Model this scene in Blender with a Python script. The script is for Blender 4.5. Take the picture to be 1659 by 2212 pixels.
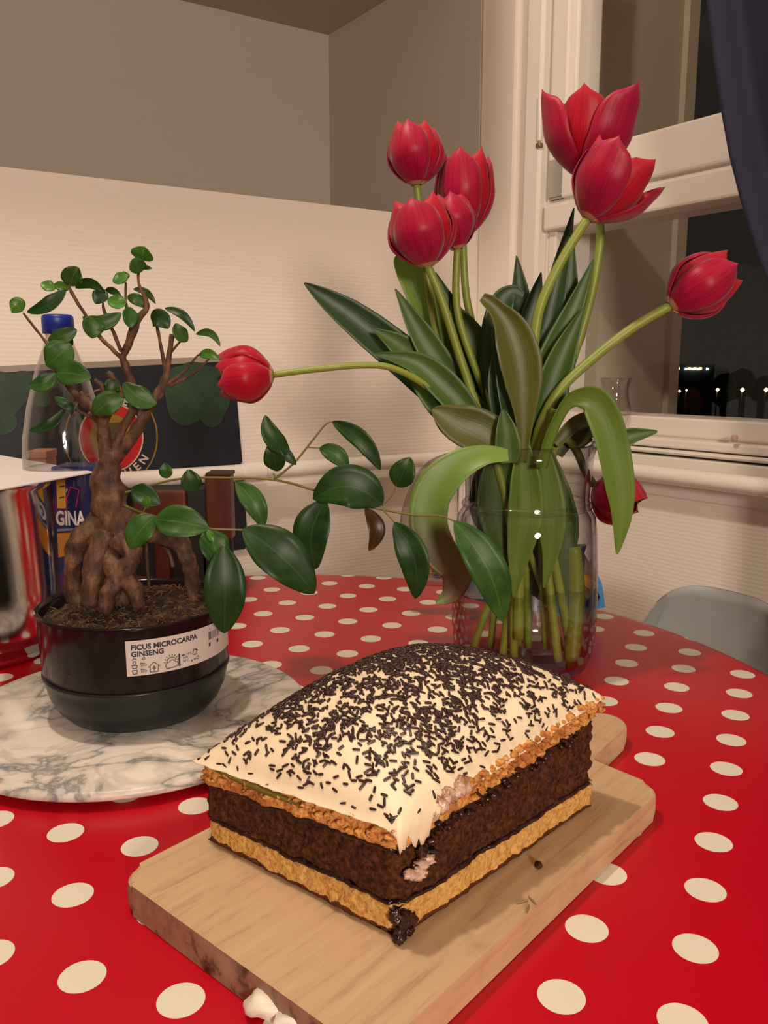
import bpy, bmesh, math, random
from mathutils import Vector as V, Matrix, noise
random.seed(7)
for o in list(bpy.data.objects): bpy.data.objects.remove(o)
S = bpy.context.scene
PI = math.pi
R = math.radians
# ------------------------------------------------------------------ camera
TZ = 0.75                      # table top height
CAMZ = TZ + 0.28
F = 1790.0
PITCH = 0.17045
cam_d = bpy.data.cameras.new('camera'); cam = bpy.data.objects.new('camera', cam_d)
S.collection.objects.link(cam); S.camera = cam
cam.location = (0, 0, CAMZ); cam.rotation_euler = (PI/2 - PITCH, 0, 0)
cam_d.sensor_fit = 'HORIZONTAL'; cam_d.sensor_width = 36; cam_d.lens = 36*F/1659
cam_d.clip_start = .01; cam_d.clip_end = 500
# ------------------------------------------------------------------ world (night)
wd = bpy.data.worlds.new('world'); S.world = wd; wd.use_nodes = True
wd.node_tree.nodes['Background'].inputs[0].default_value = (.0125, .011, .009, 1)
wd.node_tree.nodes['Background'].inputs[1].default_value = 1.0
S.view_settings.view_transform = 'Standard'; S.view_settings.look = 'None'
S.view_settings.gamma = 1; S.view_settings.use_curve_mapping = False
S.view_settings.exposure = 0.14
# ------------------------------------------------------------------ lamps
LAMP = V((-.30, .50, 2.05))
def lamp(name, kind, loc, energy, color, size, rot=(0,0,0)):
    d = bpy.data.lights.new(name, kind); d.energy = energy; d.color = color
    if kind == 'AREA': d.shape = 'DISK'; d.size = size
    else: d.shadow_soft_size = size
    o = bpy.data.objects.new(name, d); o.location = loc; o.rotation_euler = rot
    S.collection.objects.link(o); return o
lamp('ceiling_lamp_light', 'POINT', LAMP, 25, (1, .85, .69), .03)
lamp('fill_light', 'AREA', (.55, -1.7, 1.45), 36, (1, .84, .69), .4, (R(90), 0, R(8)))  # added fill light behind the camera, brightens niche and walls

# ================================================================== helpers
def ray(px, py):
    a = (px-829.5)/F; b = (py-1106)/F
    c, s = math.cos(PITCH), math.sin(PITCH)
    return V((a, c - b*s, -s - b*c))
def at(px, py, Y):
    d = ray(px, py); t = Y/d.y
    return V((d.x*t, Y, CAMZ + d.z*t))
def atz(px, py, z):
    d = ray(px, py); t = (z-CAMZ)/d.z
    return V((d.x*t, d.y*t, z))
def mpp(p):   # metres per pixel at a point
    return (p.y*math.cos(PITCH) - (p.z-CAMZ)*math.sin(PITCH))/F
def obj(name, me, m=None, parent=None, smooth=True):
    if isinstance(me, bmesh.types.BMesh):
        b = me; me = bpy.data.meshes.new(name); b.to_mesh(me); b.free()
    if m:
        me.materials.clear()
        for q in (m if isinstance(m, (list, tuple)) else [m]): me.materials.append(q)
    if smooth: me.polygons.foreach_set('use_smooth', [True]*len(me.polygons))
    o = bpy.data.objects.new(name, me); S.collection.objects.link(o)
    if parent is not None: setpar(o, parent)
    return o
def setpar(o, p):
    o.parent = p
    q = p; off = V((0,0,0))
    while q is not None: off += q.location; q = q.parent
    o.location = o.location - off
def tag(o, label, cat, group=None):
    o['label'] = label; o['category'] = cat
    if group: o['group'] = group
    return o
def thing(name, label, cat, loc, group=None):
    o = bpy.data.objects.new(name, None); o.empty_display_size = .01; o.location = loc
    S.collection.objects.link(o); return tag(o, label, cat, group)
def struct(name, me, m, parent=None, smooth=False):
    o = obj(name, me, m, parent, smooth)
    if parent is None: o['kind'] = 'structure'
    return o
def mesh_from(verts, faces, name='m'):
    me = bpy.data.meshes.new(name); me.from_pydata([tuple(v) for v in verts], [], faces); me.update(); return me
def box_bm(x0, x1, y0, y1, z0, z1, bev=0, seg=2, bm=None, M=None):
    own = bm is None
    if own: bm = bmesh.new()
    vs = [bm.verts.new((x, y, z)) for x in (x0, x1) for y in (y0, y1) for z in (z0, z1)]
    q = [(0,1,3,2),(4,6,7,5),(0,4,5,1),(2,3,7,6),(0,2,6,4),(1,5,7,3)]
    fs = [bm.faces.new([vs[i] for i in f]) for f in q]
    if bev: 
        es = list({e for f in fs for e in f.edges})
        r = bmesh.ops.bevel(bm, geom=es, offset=bev, segments=seg, affect='EDGES', profile=.5)
        vs = list({v for f in r['faces'] for v in f.verts} | {v for v in vs if v.is_valid})
    if M is not None:
        for v in vs: v.co = M @ v.co
    return bm
def prism(outline, z0, z1, bev=0, seg=3, M=None):
    bm = bmesh.new()
    a = [bm.verts.new((x, y, z0)) for x, y in outline]; b = [bm.verts.new((x, y, z1)) for x, y in outline]
    n = len(a)
    f0 = bm.faces.new(a[::-1]); f1 = bm.faces.new(b)
    for i in range(n): bm.faces.new((a[i], a[(i+1) % n], b[(i+1) % n], b[i]))
    if bev:
        es = list(set(f0.edges) | set(f1.edges))
        bmesh.ops.bevel(bm, geom=es, offset=bev, segments=seg, affect='EDGES', profile=.5)
    if M is not None: bm.transform(M)
    return bm
def rrect(w, h, r, n=6):
    pts = []
    for cx, cy, a0 in ((w/2-r, h/2-r, 0), (-w/2+r, h/2-r, 90), (-w/2+r, -h/2+r, 180), (w/2-r, -h/2+r, 270)):
        for i in range(n+1):
            a = R(a0 + 90*i/n); pts.append((cx + r*math.cos(a), cy + r*math.sin(a)))
    return pts
def lathe(profile, n=64, center=(0,0,0), closed=True):
    vs, fs = [], []
    m = len(profile)
    for i in range(n):
        a = 2*PI*i/n
        for r, z in profile: vs.append((center[0]+r*math.cos(a), center[1]+r*math.sin(a), center[2]+z))
    for i in range(n):
        for j in range(m-1):
            fs.append((i*m+j, ((i+1) % n)*m+j, ((i+1) % n)*m+j+1, i*m+j+1))
    me = mesh_from(vs, fs)
    bm = bmesh.new(); bm.from_mesh(me); bpy.data.meshes.remove(me)
    bmesh.ops.remove_doubles(bm, verts=bm.verts, dist=1e-5)
    bmesh.ops.recalc_face_normals(bm, faces=bm.faces)
    return bm
def spline(P, k=6):
    P = [V(p) for p in P]
    if len(P) == 2: P = [P[0], (P[0]+P[1])/2, P[1]]
    out = []
    for i in range(len(P)-1):
        p0 = P[max(i-1, 0)]; p1 = P[i]; p2 = P[i+1]; p3 = P[min(i+2, len(P)-1)]
        for j in range(k):
            t = j/k
            out.append(.5*((2*p1) + (p2-p0)*t + (2*p0-5*p1+4*p2-p3)*t*t + (3*p1-p0-3*p2+p3)*t**3))
    out.append(P[-1]); return out
def lerp_list(vals, t):
    n = len(vals)-1; x = min(max(t, 0), 1)*n; i = min(int(x), n-1); f = x-i
    return vals[i]*(1-f)+vals[i+1]*f
def tube(P, radii, n=10, k=6, bm=None, bump=0, bs=200, sp=True):
    if bm is None: bm = bmesh.new()
    pts = spline(P, k) if sp else [V(p) for p in P]; m = len(pts); rings = []
    up = V((0.13, .2, .97)).normalized()
    prev = None
    for i, p in enumerate(pts):
        T = (pts[min(i+1, m-1)] - pts[max(i-1, 0)]).normalized()
        if prev is None:
            x = T.cross(up)
            if x.length < .1: x = T.cross(V((1, 0, 0)))
        else: x = prev - T*prev.dot(T)
        x.normalize(); prev = x; y = T.cross(x)
        r = lerp_list(radii, i/(m-1))
        ring = []
        for j in range(n):
            a = 2*PI*j/n; d = x*math.cos(a)+y*math.sin(a); rr = r
            if bump: rr = r*(1+bump*noise.noise((p+d*r)*bs))
            ring.append(bm.verts.new(p+d*rr))
        rings.append(ring)
    for i in range(m-1):
        for j in range(n):
            bm.faces.new((rings[i][j], rings[i][(j+1) % n], rings[i+1][(j+1) % n], rings[i+1][j]))
    bm.faces.new(rings[0][::-1]); bm.faces.new(rings[-1])
    return bm
def blade(P, widths, face, cup=.25, twist=None, nw=6, k=5, thick=.0006, wav=0, seed=0):
    """leaf or petal-like blade with real thickness: path P, half-widths in metres, face = normal hint."""
    pts = spline(P, k); m = len(pts); face = V(face).normalized()
    verts, faces, uvs = [], [], []
    for i, p in enumerate(pts):
        t = i/(m-1)
        T = (pts[min(i+1, m-1)] - pts[max(i-1, 0)]).normalized()
        N = face - T*face.dot(T)
        if N.length < .05: N = T.cross(V((1, 0, 0)))
        N.normalize(); B = T.cross(N)
        if twist:
            a = lerp_list(twist, t); N, B = N*math.cos(a)+B*math.sin(a), B*math.cos(a)-N*math.sin(a)
        w = lerp_list(widths, t)
        for j in range(nw+1):
            s = 2*j/nw-1
            wv = wav*w*abs(s)*math.sin(t*11+seed+s*2)
            verts.append(p + B*(w*s) + N*(cup*w*(s*s) + wv)); uvs.append((j/nw, t))
    nn = len(verts)
    for i in range(nn):
        pass
    top = [v.copy() for v in verts]
    # second skin
    for i in range(m):
        for j in range(nw+1):
            idx = i*(nw+1)+j
            a = top[min(i+1, m-1)*(nw+1)+j]-top[max(i-1, 0)*(nw+1)+j]
            b = top[i*(nw+1)+min(j+1, nw)]-top[i*(nw+1)+max(j-1, 0)]
            c = a.cross(b)
            c = c.normalized() if c.length > 1e-12 else V((0, 0, 1))
            edge = 1 if 0 < j < nw else .15
            verts.append(top[idx] + c*thick*edge)
    for i in range(m-1):
        for j in range(nw):
            a = i*(nw+1)+j; b = a+1; c = a+nw+2; d = a+nw+1
            faces.append((a, b, c, d)); faces.append((nn+d, nn+c, nn+b, nn+a))
        a = i*(nw+1); d = a+nw+1; faces.append((a, d, nn+d, nn+a))
        a = a+nw; d = a+nw+1; faces.append((d, a, nn+a, nn+d))
    me = mesh_from(verts, faces)
    uv = me.uv_layers.new(name='UVMap'); uu = uvs+uvs
    for l in me.loops: uv.data[l.index].uv = uu[l.vertex_index]
    return me
def text_mesh(s, size, extrude=0, bold=0, align='LEFT'):
    c = bpy.data.curves.new('t', 'FONT'); c.body = s; c.size = size; c.extrude = extrude; c.offset = bold
    c.align_x = align; c.resolution_u = 3
    o = bpy.data.objects.new('t', c); S.collection.objects.link(o)
    dg = bpy.context.evaluated_depsgraph_get()
    me = bpy.data.meshes.new_from_object(o.evaluated_get(dg))
    bpy.data.objects.remove(o); bpy.data.curves.remove(c); return me
def blob(c, r, sc=(1,1,1), amp=.25, fs=3, sub=3, seed=0, bm=None):
    own = bm is None
    if own: bm = bmesh.new()
    g = bmesh.ops.create_icosphere(bm, subdivisions=sub, radius=1)
    for v in g['verts']:
        n = 1+amp*noise.noise(v.co*fs+V((seed, seed*2.3, 0)))
        v.co = V((v.co.x*sc[0], v.co.y*sc[1], v.co.z*sc[2]))*r*n + V(c)
    return bm
# ------------------------------------------------------------------ materials
class NT:
    def __init__(s, name):
        s.m = bpy.data.materials.new(name); s.m.use_nodes = True; s.t = s.m.node_tree
        s.b = s.t.nodes['Principled BSDF']; s.out = s.t.nodes['Material Output']
    def n(s, typ, **kw):
        nd = s.t.nodes.new(typ)
        for k, v in kw.items():
            if k.startswith('i_'):
                key = k[2:].replace('_', ' ')
                nd.inputs[key].default_value = v
            else: setattr(nd, k, v)
        return nd
    def l(s, a, b): s.t.links.new(a, b); return s
    def set(s, **kw):
        for k, v in kw.items(): s.b.inputs[k.replace('_', ' ')].default_value = v
        return s
    def tex(s, kind='Object', scale=(1,1,1), rot=(0,0,0), loc=(0,0,0)):
        tc = s.n('ShaderNodeTexCoord'); mp = s.n('ShaderNodeMapping')
        mp.inputs['Scale'].default_value = scale; mp.inputs['Rotation'].default_value = rot; mp.inputs['Location'].default_value = loc
        src = tc.outputs[kind]
        if any(rot):      # rotate first, then scale
            mr = s.n('ShaderNodeMapping'); mr.inputs['Rotation'].default_value = rot; mp.inputs['Rotation'].default_value = (0, 0, 0)
            s.l(src, mr.inputs['Vector']); src = mr.outputs['Vector']
        s.l(src, mp.inputs['Vector']); return mp.outputs['Vector']
    def noise(s, vec, scale, detail=4, rough=.55, dist=0):
        nd = s.n('ShaderNodeTexNoise'); nd.inputs['Scale'].default_value = scale; nd.inputs['Detail'].default_value = detail
        nd.inputs['Roughness'].default_value = rough; nd.inputs['Distortion'].default_value = dist
        s.l(vec, nd.inputs['Vector']); return nd.outputs['Fac']
    def ramp(s, fac, stops, interp='LINEAR'):
        r = s.n('ShaderNodeValToRGB'); r.color_ramp.interpolation = interp
        e = r.color_ramp.elements
        while len(e) < len(stops): e.new(.5)
        for q, (p, c) in zip(e, stops):
            q.position = p; q.color = (*c, 1) if len(c) == 3 else c
        s.l(fac, r.inputs['Fac']); return r.outputs['Color']
    def mix(s, fac, a, b, mode='MIX'):
        nd = s.n('ShaderNodeMix', data_type='RGBA', blend_type=mode)
        for sock, val in ((nd.inputs[0], fac), (nd.inputs[6], a), (nd.inputs[7], b)):
            if hasattr(val, 'is_linked'): s.l(val, sock)
            elif isinstance(val, (int, float)): sock.default_value = val
            else: sock.default_value = (*val, 1)
        return nd.outputs[2]
    def math(s, op, a, b=0, c=0):
        nd = s.n('ShaderNodeMath', operation=op)
        for i, val in enumerate((a, b, c)):
            if hasattr(val, 'is_linked'): s.l(val, nd.inputs[i])
            else: nd.inputs[i].default_value = val
        return nd.outputs[0]
    def bump(s, h, strength=.3, dist=.002):
        nd = s.n('ShaderNodeBump'); nd.inputs['Strength'].default_value = strength; nd.inputs['Distance'].default_value = dist
        s.l(h, nd.inputs['Height']); s.l(nd.outputs[0], s.b.inputs['Normal']); return s
    def col(s, c): s.l(c, s.b.inputs['Base Color']); return s
def lin(r, g, b):
    f = lambda c: (c/255/12.92) if c <= 10 else ((c/255+.055)/1.055)**2.4
    return (f(r), f(g), f(b))
def simple(name, c, rough=.5, metal=0, **kw):
    m = NT(name); m.set(Base_Color=(*c, 1), Roughness=rough, Metallic=metal)
    for k, v in kw.items(): m.b.inputs[k.replace('_', ' ')].default_value = v
    return m.m
def glass_thin(name, tint=(1,1,1), base=.04, power=5.0, edge=(.8,.75,.78), edge_amt=.5, rough=0.0):
    m = NT(name); t = m.t; t.nodes.remove(m.b)
    lw = m.n('ShaderNodeLayerWeight'); lw.inputs['Blend'].default_value = .5
    fc = lw.outputs['Facing']
    p = m.math('MULTIPLY_ADD', m.math('POWER', fc, power), .9, base)
    e = m.math('MULTIPLY', m.math('POWER', fc, 2.6), edge_amt)
    c = m.mix(e, tint, edge)
    tr = m.n('ShaderNodeBsdfTransparent'); m.l(c, tr.inputs[0])
    gl = m.n('ShaderNodeBsdfGlossy'); gl.inputs['Roughness'].default_value = rough
    mx = m.n('ShaderNodeMixShader'); m.l(p, mx.inputs[0]); m.l(tr.outputs[0], mx.inputs[1]); m.l(gl.outputs[0], mx.inputs[2])
    m.l(mx.outputs[0], m.out.inputs['Surface']); return m.m
def mat_wall(name, c, rib=True):
    m = NT(name); v = m.tex()
    sep = m.n('ShaderNodeSeparateXYZ'); m.l(v, sep.inputs[0])
    n1 = m.noise(v, 3, 3); m.col(m.mix(n1, c, tuple(x*.95 for x in c)))
    if rib:
        w = m.n('ShaderNodeTexWave', wave_type='BANDS', bands_direction='Z'); w.inputs['Scale'].default_value = 52
        w.inputs['Distortion'].default_value = 1.2; w.inputs['Detail'].default_value = 2; w.inputs['Detail Scale'].default_value = 4
        m.l(v, w.inputs['Vector'])
        n2 = m.noise(v, 160, 3)
        m.bump(m.math('MULTIPLY_ADD', n2, .8, w.outputs['Fac']), .2, .0007)
    m.set(Roughness=.75); return m.m
def mat_paint(name, c, rough=.4):
    m = NT(name); v = m.tex(); m.col(m.mix(m.noise(v, 6, 3), c, tuple(x*.93 for x in c)))
    m.bump(m.noise(v, 60, 3), .08, .002); m.set(Roughness=rough); return m.m

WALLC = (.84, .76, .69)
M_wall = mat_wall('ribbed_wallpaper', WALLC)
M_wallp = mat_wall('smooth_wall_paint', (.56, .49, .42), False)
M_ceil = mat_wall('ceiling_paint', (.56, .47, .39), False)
M_trim = mat_paint('white_gloss_paint', (.80, .74, .68), .35)
M_dark = simple('dark_fabric', (.01, .01, .015), .8)
M_floor = NT('floor_wood'); M_floor.col(M_floor.ramp(M_floor.noise(M_floor.tex(scale=(2, 20, 2)), 3), [(.3, (.2, .11, .06)), (.7, (.32, .19, .1))])); M_floor = M_floor.m

# ================================================================== the room
C0 = V((.167, 1.55, 0))
a1, a2 = R(58.3), R(35.8)
DL = V((-math.sin(a1), -math.cos(a1), 0))      # along the left wall, towards the camera
NL = V((math.cos(a1), -math.sin(a1), 0))       # left wall normal into the room
DW = V((math.sin(a2), -math.cos(a2), 0))       # along the window wall, towards the camera
NW = V((-math.cos(a2), -math.sin(a2), 0))      # window wall normal into the room
def ML(off=0): return Matrix(((DL.x, -NL.x, 0, C0.x+NL.x*off), (DL.y, -NL.y, 0, C0.y+NL.y*off), (0, 0, 1, 0), (0, 0, 0, 1)))
MLW = Matrix(((DL.x, NL.x, 0, C0.x), (DL.y, NL.y, 0, C0.y), (0, 0, 1, 0), (0, 0, 0, 1)))   # local x along, y into room
MWW = Matrix(((DW.x, NW.x, 0, C0.x), (DW.y, NW.y, 0, C0.y), (0, 0, 1, 0), (0, 0, 0, 1)))
def on_plane(px, py, D, N, off=0):
    """pixel -> (t along, Z) on a wall plane shifted 'off' into the room"""
    d = ray(px, py); c = V((0, 0, CAMZ)); p0 = C0 + N*off
    k = (p0-c).dot(N)/d.dot(N); p = c+d*k
    return (p-C0).dot(D), p.z
def tw(px, py=798, off=0): return on_plane(px, py, DW, NW, off)
def tl(px, py=798, off=0): return on_plane(px, py, DL, NL, off)
LEDGE = 1.29; ALC = .49; ALT = 1.745; CEIL = 2.45; LEND = 1.25
def wbox(M, *a, bev=0, seg=2): 
    bm = box_bm(*a, bev=bev, seg=seg); bm.transform(M)
    bmesh.ops.recalc_face_normals(bm, faces=bm.faces); return bm
struct('floor', box_bm(-3.2, 3, -3, 3.2, -.05, 0), M_floor)
struct('ceiling', box_bm(-3.2, 3, -3, 3.2, CEIL, CEIL+.05), M_ceil)
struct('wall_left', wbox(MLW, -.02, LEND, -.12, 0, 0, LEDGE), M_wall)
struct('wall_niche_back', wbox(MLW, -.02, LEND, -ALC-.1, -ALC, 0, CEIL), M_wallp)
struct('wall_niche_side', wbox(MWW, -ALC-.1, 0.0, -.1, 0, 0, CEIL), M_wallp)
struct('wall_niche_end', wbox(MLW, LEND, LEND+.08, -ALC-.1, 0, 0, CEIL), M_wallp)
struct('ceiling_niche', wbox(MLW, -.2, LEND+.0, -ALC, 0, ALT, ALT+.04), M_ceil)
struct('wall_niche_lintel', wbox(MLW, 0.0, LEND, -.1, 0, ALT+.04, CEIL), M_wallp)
# unseen light blocker in two parts, added above the frame to shade the niche
eb = .40; kb = (LAMP-C0).dot(NL)
def blocker_z(zw): return zw + (LAMP.z-zw)*eb/kb
tr = (LAMP-C0).dot(DL)*eb/kb
ts = tl(435, 408)[0]; tsb = ts + ((LAMP-C0).dot(DL)-ts)*eb/kb
struct('light_blocker_1', wbox(MLW, tr, tsb, eb-.0, eb+.03, blocker_z(LEDGE-.001), CEIL), M_wallp)
struct('light_blocker_2', wbox(MLW, tsb, LEND, eb-.0, eb+.03, blocker_z(LEDGE-.006), CEIL), M_wallp)
struct('wall_back', box_bm(-3.2, 3, -3, -2.9, 0, CEIL), M_wallp)
struct('wall_right', box_bm(1.9, 2.0, -3, 3, 0, CEIL), M_wallp)
struct('wall_far_left', box_bm(-2.6, -2.5, -3, 3, 0, CEIL), M_wallp)

# ------------------------------------------------------------------ window wall
# t positions along the wall
t_wall, _ = tw(1112, 300); t_f1, _ = tw(1134, 300); t_f2, _ = tw(1170, 300); t_st, _ = tw(1178, 300)
t_gl_up, _ = tw(1262, 150, -.03); t_gl_lo, _ = tw(1200, 700, -.02)
TEND = 1.9
z_low = tw(1500, 905)[1]             # lower edge of the pane
z_up0 = tw(1366, 290)[1]; z_gr = tw(1400, 390)[1]; z_tb = tw(1400, 458)[1]
zs = lambda px, py: tw(px, py)[1]
struct('wall_window', wbox(MWW, 0, t_wall, -.1, 0, 0, CEIL, bev=.006), mat_wall('smooth_strip', WALLC, False))
zl0 = zs(1400, 1095)
struct('wall_window_lower', wbox(MWW, 0.0, TEND, -.1, -.0, 0, z_low-.075), M_wall)
struct('wall_window_upper', wbox(MWW, t_wall, TEND, -.1, 0, 2.2, CEIL), M_wall)
win = bpy.data.objects.new('window_1', None); S.collection.objects.link(win); win['kind'] = 'structure'
win.location = C0 + DW*.4 + V((0, 0, z_low)); win.empty_display_size = .05
def wp(name, *a, m=M_trim, bev=.003): return obj(name, wbox(MWW, *a, bev=bev), m, win, smooth=False)
wp('architrave', t_wall-.002, t_f1, -.1, -.012, z_low-.08, 2.2, bev=.005)
wp('architrave', t_f1, t_f2, -.1, .004, z_low-.08, 2.2, bev=.005)
wp('outer_frame', t_f2, t_st, -.1, -.016, z_low-.06, 2.2)
wp('outer_frame', t_st, t_gl_lo, -.1, -.014, z_low-.03, z_tb+.02)
wp('sash_stile', t_st+.002, t_gl_up-.012, -.07, -.006, z_gr+.004, 2.2, bev=.004)
wp('glazing_bead', t_gl_up-.014, t_gl_up, -.07, -.014, z_up0, 2.2, bev=.004)
wp('sash_rail', t_st+.002, TEND, -.07, -.006, z_gr+.004, z_up0, bev=.004)
wp('transom', t_st, TEND, -.09, -.0, z_tb, z_gr-.004, bev=.004)
wp('drip_groove', t_st, TEND, -.09, -.014, z_gr-.006, z_gr+.006, bev=0)
wp('bottom_rail', t_st, TEND, -.09, -.008, z_low-.028, z_low, bev=.003)
wp('bottom_rail', t_st, TEND, -.09, .002, z_low-.044, z_low-.031, bev=.003)
M_pane = glass_thin('window_glass', base=.010, power=5, edge=(1,1,1), edge_amt=0)
for y0 in (-.040,):
    wp('pane', t_gl_lo-.01, TEND, y0-.004, y0, z_low-.01, z_tb+.01, m=M_pane, bev=0)
    wp('pane', t_gl_up-.01, TEND, y0-.004, y0, z_up0-.01, 2.2, m=M_pane, bev=0)
M_ext = mat_wall('outside_wall_paint', (.50, .44, .34), False)
tx0 = t_gl_lo - .02
struct('wall_outside', wbox(MWW, tx0-.12, tx0, -.10-.25, -.10, 0, 2.6), M_ext)
struct('wall_outside_return', wbox(MWW, tx0-.12, tx0+.012, -.10-.28, -.10-.25, 0, 2.6), M_ext)
wp('rail_backing', t_st, TEND, -.09, -.012, z_low-.052, z_low-.002, bev=0)
# hinge strip on the frame
hz0, hz1 = zs(1173, 305), zs(1173, 210)
hg = obj('hinge', wbox(MWW, t_f2-.006, t_f2+.002, .000, .007, hz0, hz1, bev=.002), M_trim, win)
obj('hinge_pin', wbox(MWW, t_f2-.006, t_f2+.003, -.002, .008, hz0-.01, hz0-.002, bev=.002), simple('brass_dull', (.3, .2, .12), .4, .8), win)
# sill boards below
z1 = zs(1500, 958); z2 = zs(1500, 990); z3 = zs(1500, 1008); z4 = zs(1500, 1045); z5 = zs(1500, 1068)
struct('trim_3', wbox(MWW, .03, TEND, -.09, .006, z2+.002, z_low-.046, bev=.004), M_trim)
struct('trim_4', wbox(MWW, .0, TEND, -.09, .002, z5-.01, z2-.001, bev=.003), M_trim)
M_pipe = mat_paint('pipe_paint', (.84, .78, .72), .3)
def wpt(M, t, y, z): return M @ V((t, y, z))
pr = .0125
zpL = tl(800, 1001, .03)[1]
pA = wpt(MWW, .02, .03, zs(1264, 1010) ); 
pp = tag(obj('heating_pipe', tube([wpt(MWW, -.0, .032, z3-.012), wpt(MWW, .6, .032, z3-.012), wpt(MWW, 1.6, .032, z3-.012)], [pr*.95], 14), M_pipe), 'white painted heating pipe running below the window sill', 'pipe')
pp = tag(obj('heating_pipe', tube([wpt(MLW, .02, .03, zpL), wpt(MLW, .5, .03, zpL), wpt(MLW, LEND, .03, zpL)], [pr], 14), M_pipe), 'white painted heating pipe along the left wall behind the plants', 'pipe')
tj = tl(548, 1015, .03)[0]
obj('pipe_joint', tube([wpt(MLW, tj-.018, .03, zpL), wpt(MLW, tj+.018, .03, zpL)], [pr*1.22], 14), M_pipe, pp)
cd = thing('cable_conduit', 'white ribbed cable conduit in the room corner behind the jug', 'conduit', wpt(MLW, .03, .014, .3))
for i in range(4):
    obj('conduit_tube', tube([wpt(MLW, .012+.008*i, .012+.0*i, .25), wpt(MLW, .012+.008*i, .012, zpL+.07)], [.0045], 8), M_pipe, cd)
# small nail hole / hook on sill rail
tk, zk = tw(1588, 948, .006)
tag(obj('hook', wbox(MWW, tk-.004, tk+.004, .004, .011, zk-.004, zk+.005, bev=.002), simple('hook_paint', (.45, .3, .22), .5)), 'tiny worn hook on the white rail under the right of the window', 'hook')
# jar standing on the outer sill in front of pane
tj_, zj_ = tw(1343, 888, -.015)
jc = wpt(MWW, tj_, .004, z_low)
M_jar = glass_thin('jar_glass', tint=(.93, .93, .92), base=.05, power=3.5, edge=(.35, .33, .33), edge_amt=.75)
jr = .024
tag(obj('glass_jar', lathe([(0, 0), (jr*.98, 0), (jr*1.05, .003), (jr*1.02, .012), (jr*.9, .026), (jr*.84, .036), (jr*.88, .046), (jr*1.02, .052), (jr*1.0, .056), (jr*.93, .056), (jr*.82, .045), (jr*.78, .036), (jr*.84, .026), (jr*.95, .01), (0, .004)], 40, jc), M_jar), 'small empty clear glass jar on the window sill', 'jar')
# curtain
M_curt = NT('navy_curtain'); vv = M_curt.tex(); M_curt.col(M_curt.mix(M_curt.noise(vv, 30), (.018, .018, .045), (.010, .010, .028))); M_curt.set(Roughness=.9); M_curt = M_curt.m
CE = sorted([tw(a_, b_, .09)[::-1] for a_, b_ in ((1547, -30), (1562, 100), (1588, 290), (1612, 400), (1659, 560), (1730, 740), (1800, 900))])
def cedge(z):
    if z <= CE[0][0]: return CE[0][1]
    for (z0, t0), (z1_, t1_) in zip(CE[:-1], CE[1:]):
        if z <= z1_: return t0+(t1_-t0)*(z-z0)/(z1_-z0)
    (z0, t0), (z1_, t1_) = CE[-2:]; return t1_+(z-z1_)*(t1_-t0)/(z1_-z0)*.6
def curtain():
    vs, fs = [], []; nx, nz = 70, 30
    for k in range(2):
        for i in range(nx+1):
            for j in range(nz+1):
                z = .70 + (CEIL-.72)*j/nz; s = i/nx
                # left edge leans: follows the gathered cloth
                zz = (z-1.10)
                te = cedge(z)
                t = te + s*.55
                y = .085 + .02*math.sin(s*44+z*1.0) + .008*math.sin(s*97+1) + k*.003
                vs.append(MWW @ V((t, y, z)))
    st = (nx+1)*(nz+1)
    for i in range(nx):
        for j in range(nz):
            a = i*(nz+1)+j; q = (a, a+nz+1, a+nz+2, a+1)
            fs.append(q); fs.append(tuple(st+x for x in q[::-1]))
    for j in range(nz):
        fs.append((j, j+1, st+j+1, st+j)); a = nx*(nz+1)+j; fs.append((a+1, a, st+a, st+a+1))
    return mesh_from(vs, fs)
tag(obj('curtain', curtain(), M_curt), 'dark navy blue curtain hanging at the right of the window', 'curtain')

# ------------------------------------------------------------------ outside: night
def emis(name, c, s):
    m = NT(name); m.set(Base_Color=(0, 0, 0, 1)); m.b.inputs['Emission Color'].default_value = (*c, 1); m.b.inputs['Emission Strength'].default_value = s; return m.m
M_out = simple('night_ground', (.003, .003, .003), 1)
struct('ground_outside', box_bm(-60, 140, 4, 160, -14.2, -14), M_out)
tr_m = simple('night_trees', (.004, .006, .003), 1)
for i in range(8):
    px = 1565+i*40; Y = 64+5*(i % 2); p = at(px, 838, Y)
    bm = bmesh.new(); 
    for k in range(5): blob((p.x+random.uniform(-1, 1)*.35, p.y+random.uniform(-1, 1)*.2, p.z+random.uniform(-.6, .8)), .75, amp=.5, sub=2, seed=i+k, bm=bm)
    tube([(p.x, p.y, -14), (p.x, p.y, p.z)], [.25], 6, bm=bm)
    tag(obj('tree', bm, tr_m), 'dark tree crown outside the window in the night', 'tree', 'dark trees outside the window')
e_y = emis('sodium_lamp', (1, .62, .15), 14); e_w = emis('far_white_light', (.55, .85, 1), 5); e_o = emis('far_amber_light', (1, .6, .2), 5)
M_pole = simple('lamp_pole', (.02, .02, .02), .8)
for px, py, s in ((1550, 842, 7), (1604, 842, 8), (1655, 842, 8), (1468, 845, 5), (1483, 843, 4)):
    p = at(px, py, 55); r = s/2*55/F
    t = thing('street_lamp', 'lit amber street lamp far outside the window, small in the dark', 'street lamp', (p.x, p.y, -14), 'street lamps in the night')
    obj('pole', tube([(p.x, p.y+.1, -14), (p.x, p.y+.1, p.z)], [.04], 6), M_pole, t)
    obj('lantern', blob(p, r, amp=0, sub=2), e_y, t)
ba = at(1455, 797, 90); bb = at(1545, 797, 90)
bd = thing('distant_building', 'long dark building on the night horizon with a row of tiny lit windows', 'building', ((ba.x+bb.x)/2, 95, -14))
obj('block', box_bm(ba.x, bb.x, 90.2, 98, -14, ba.z+.5), M_pole, bd, smooth=False)
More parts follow.
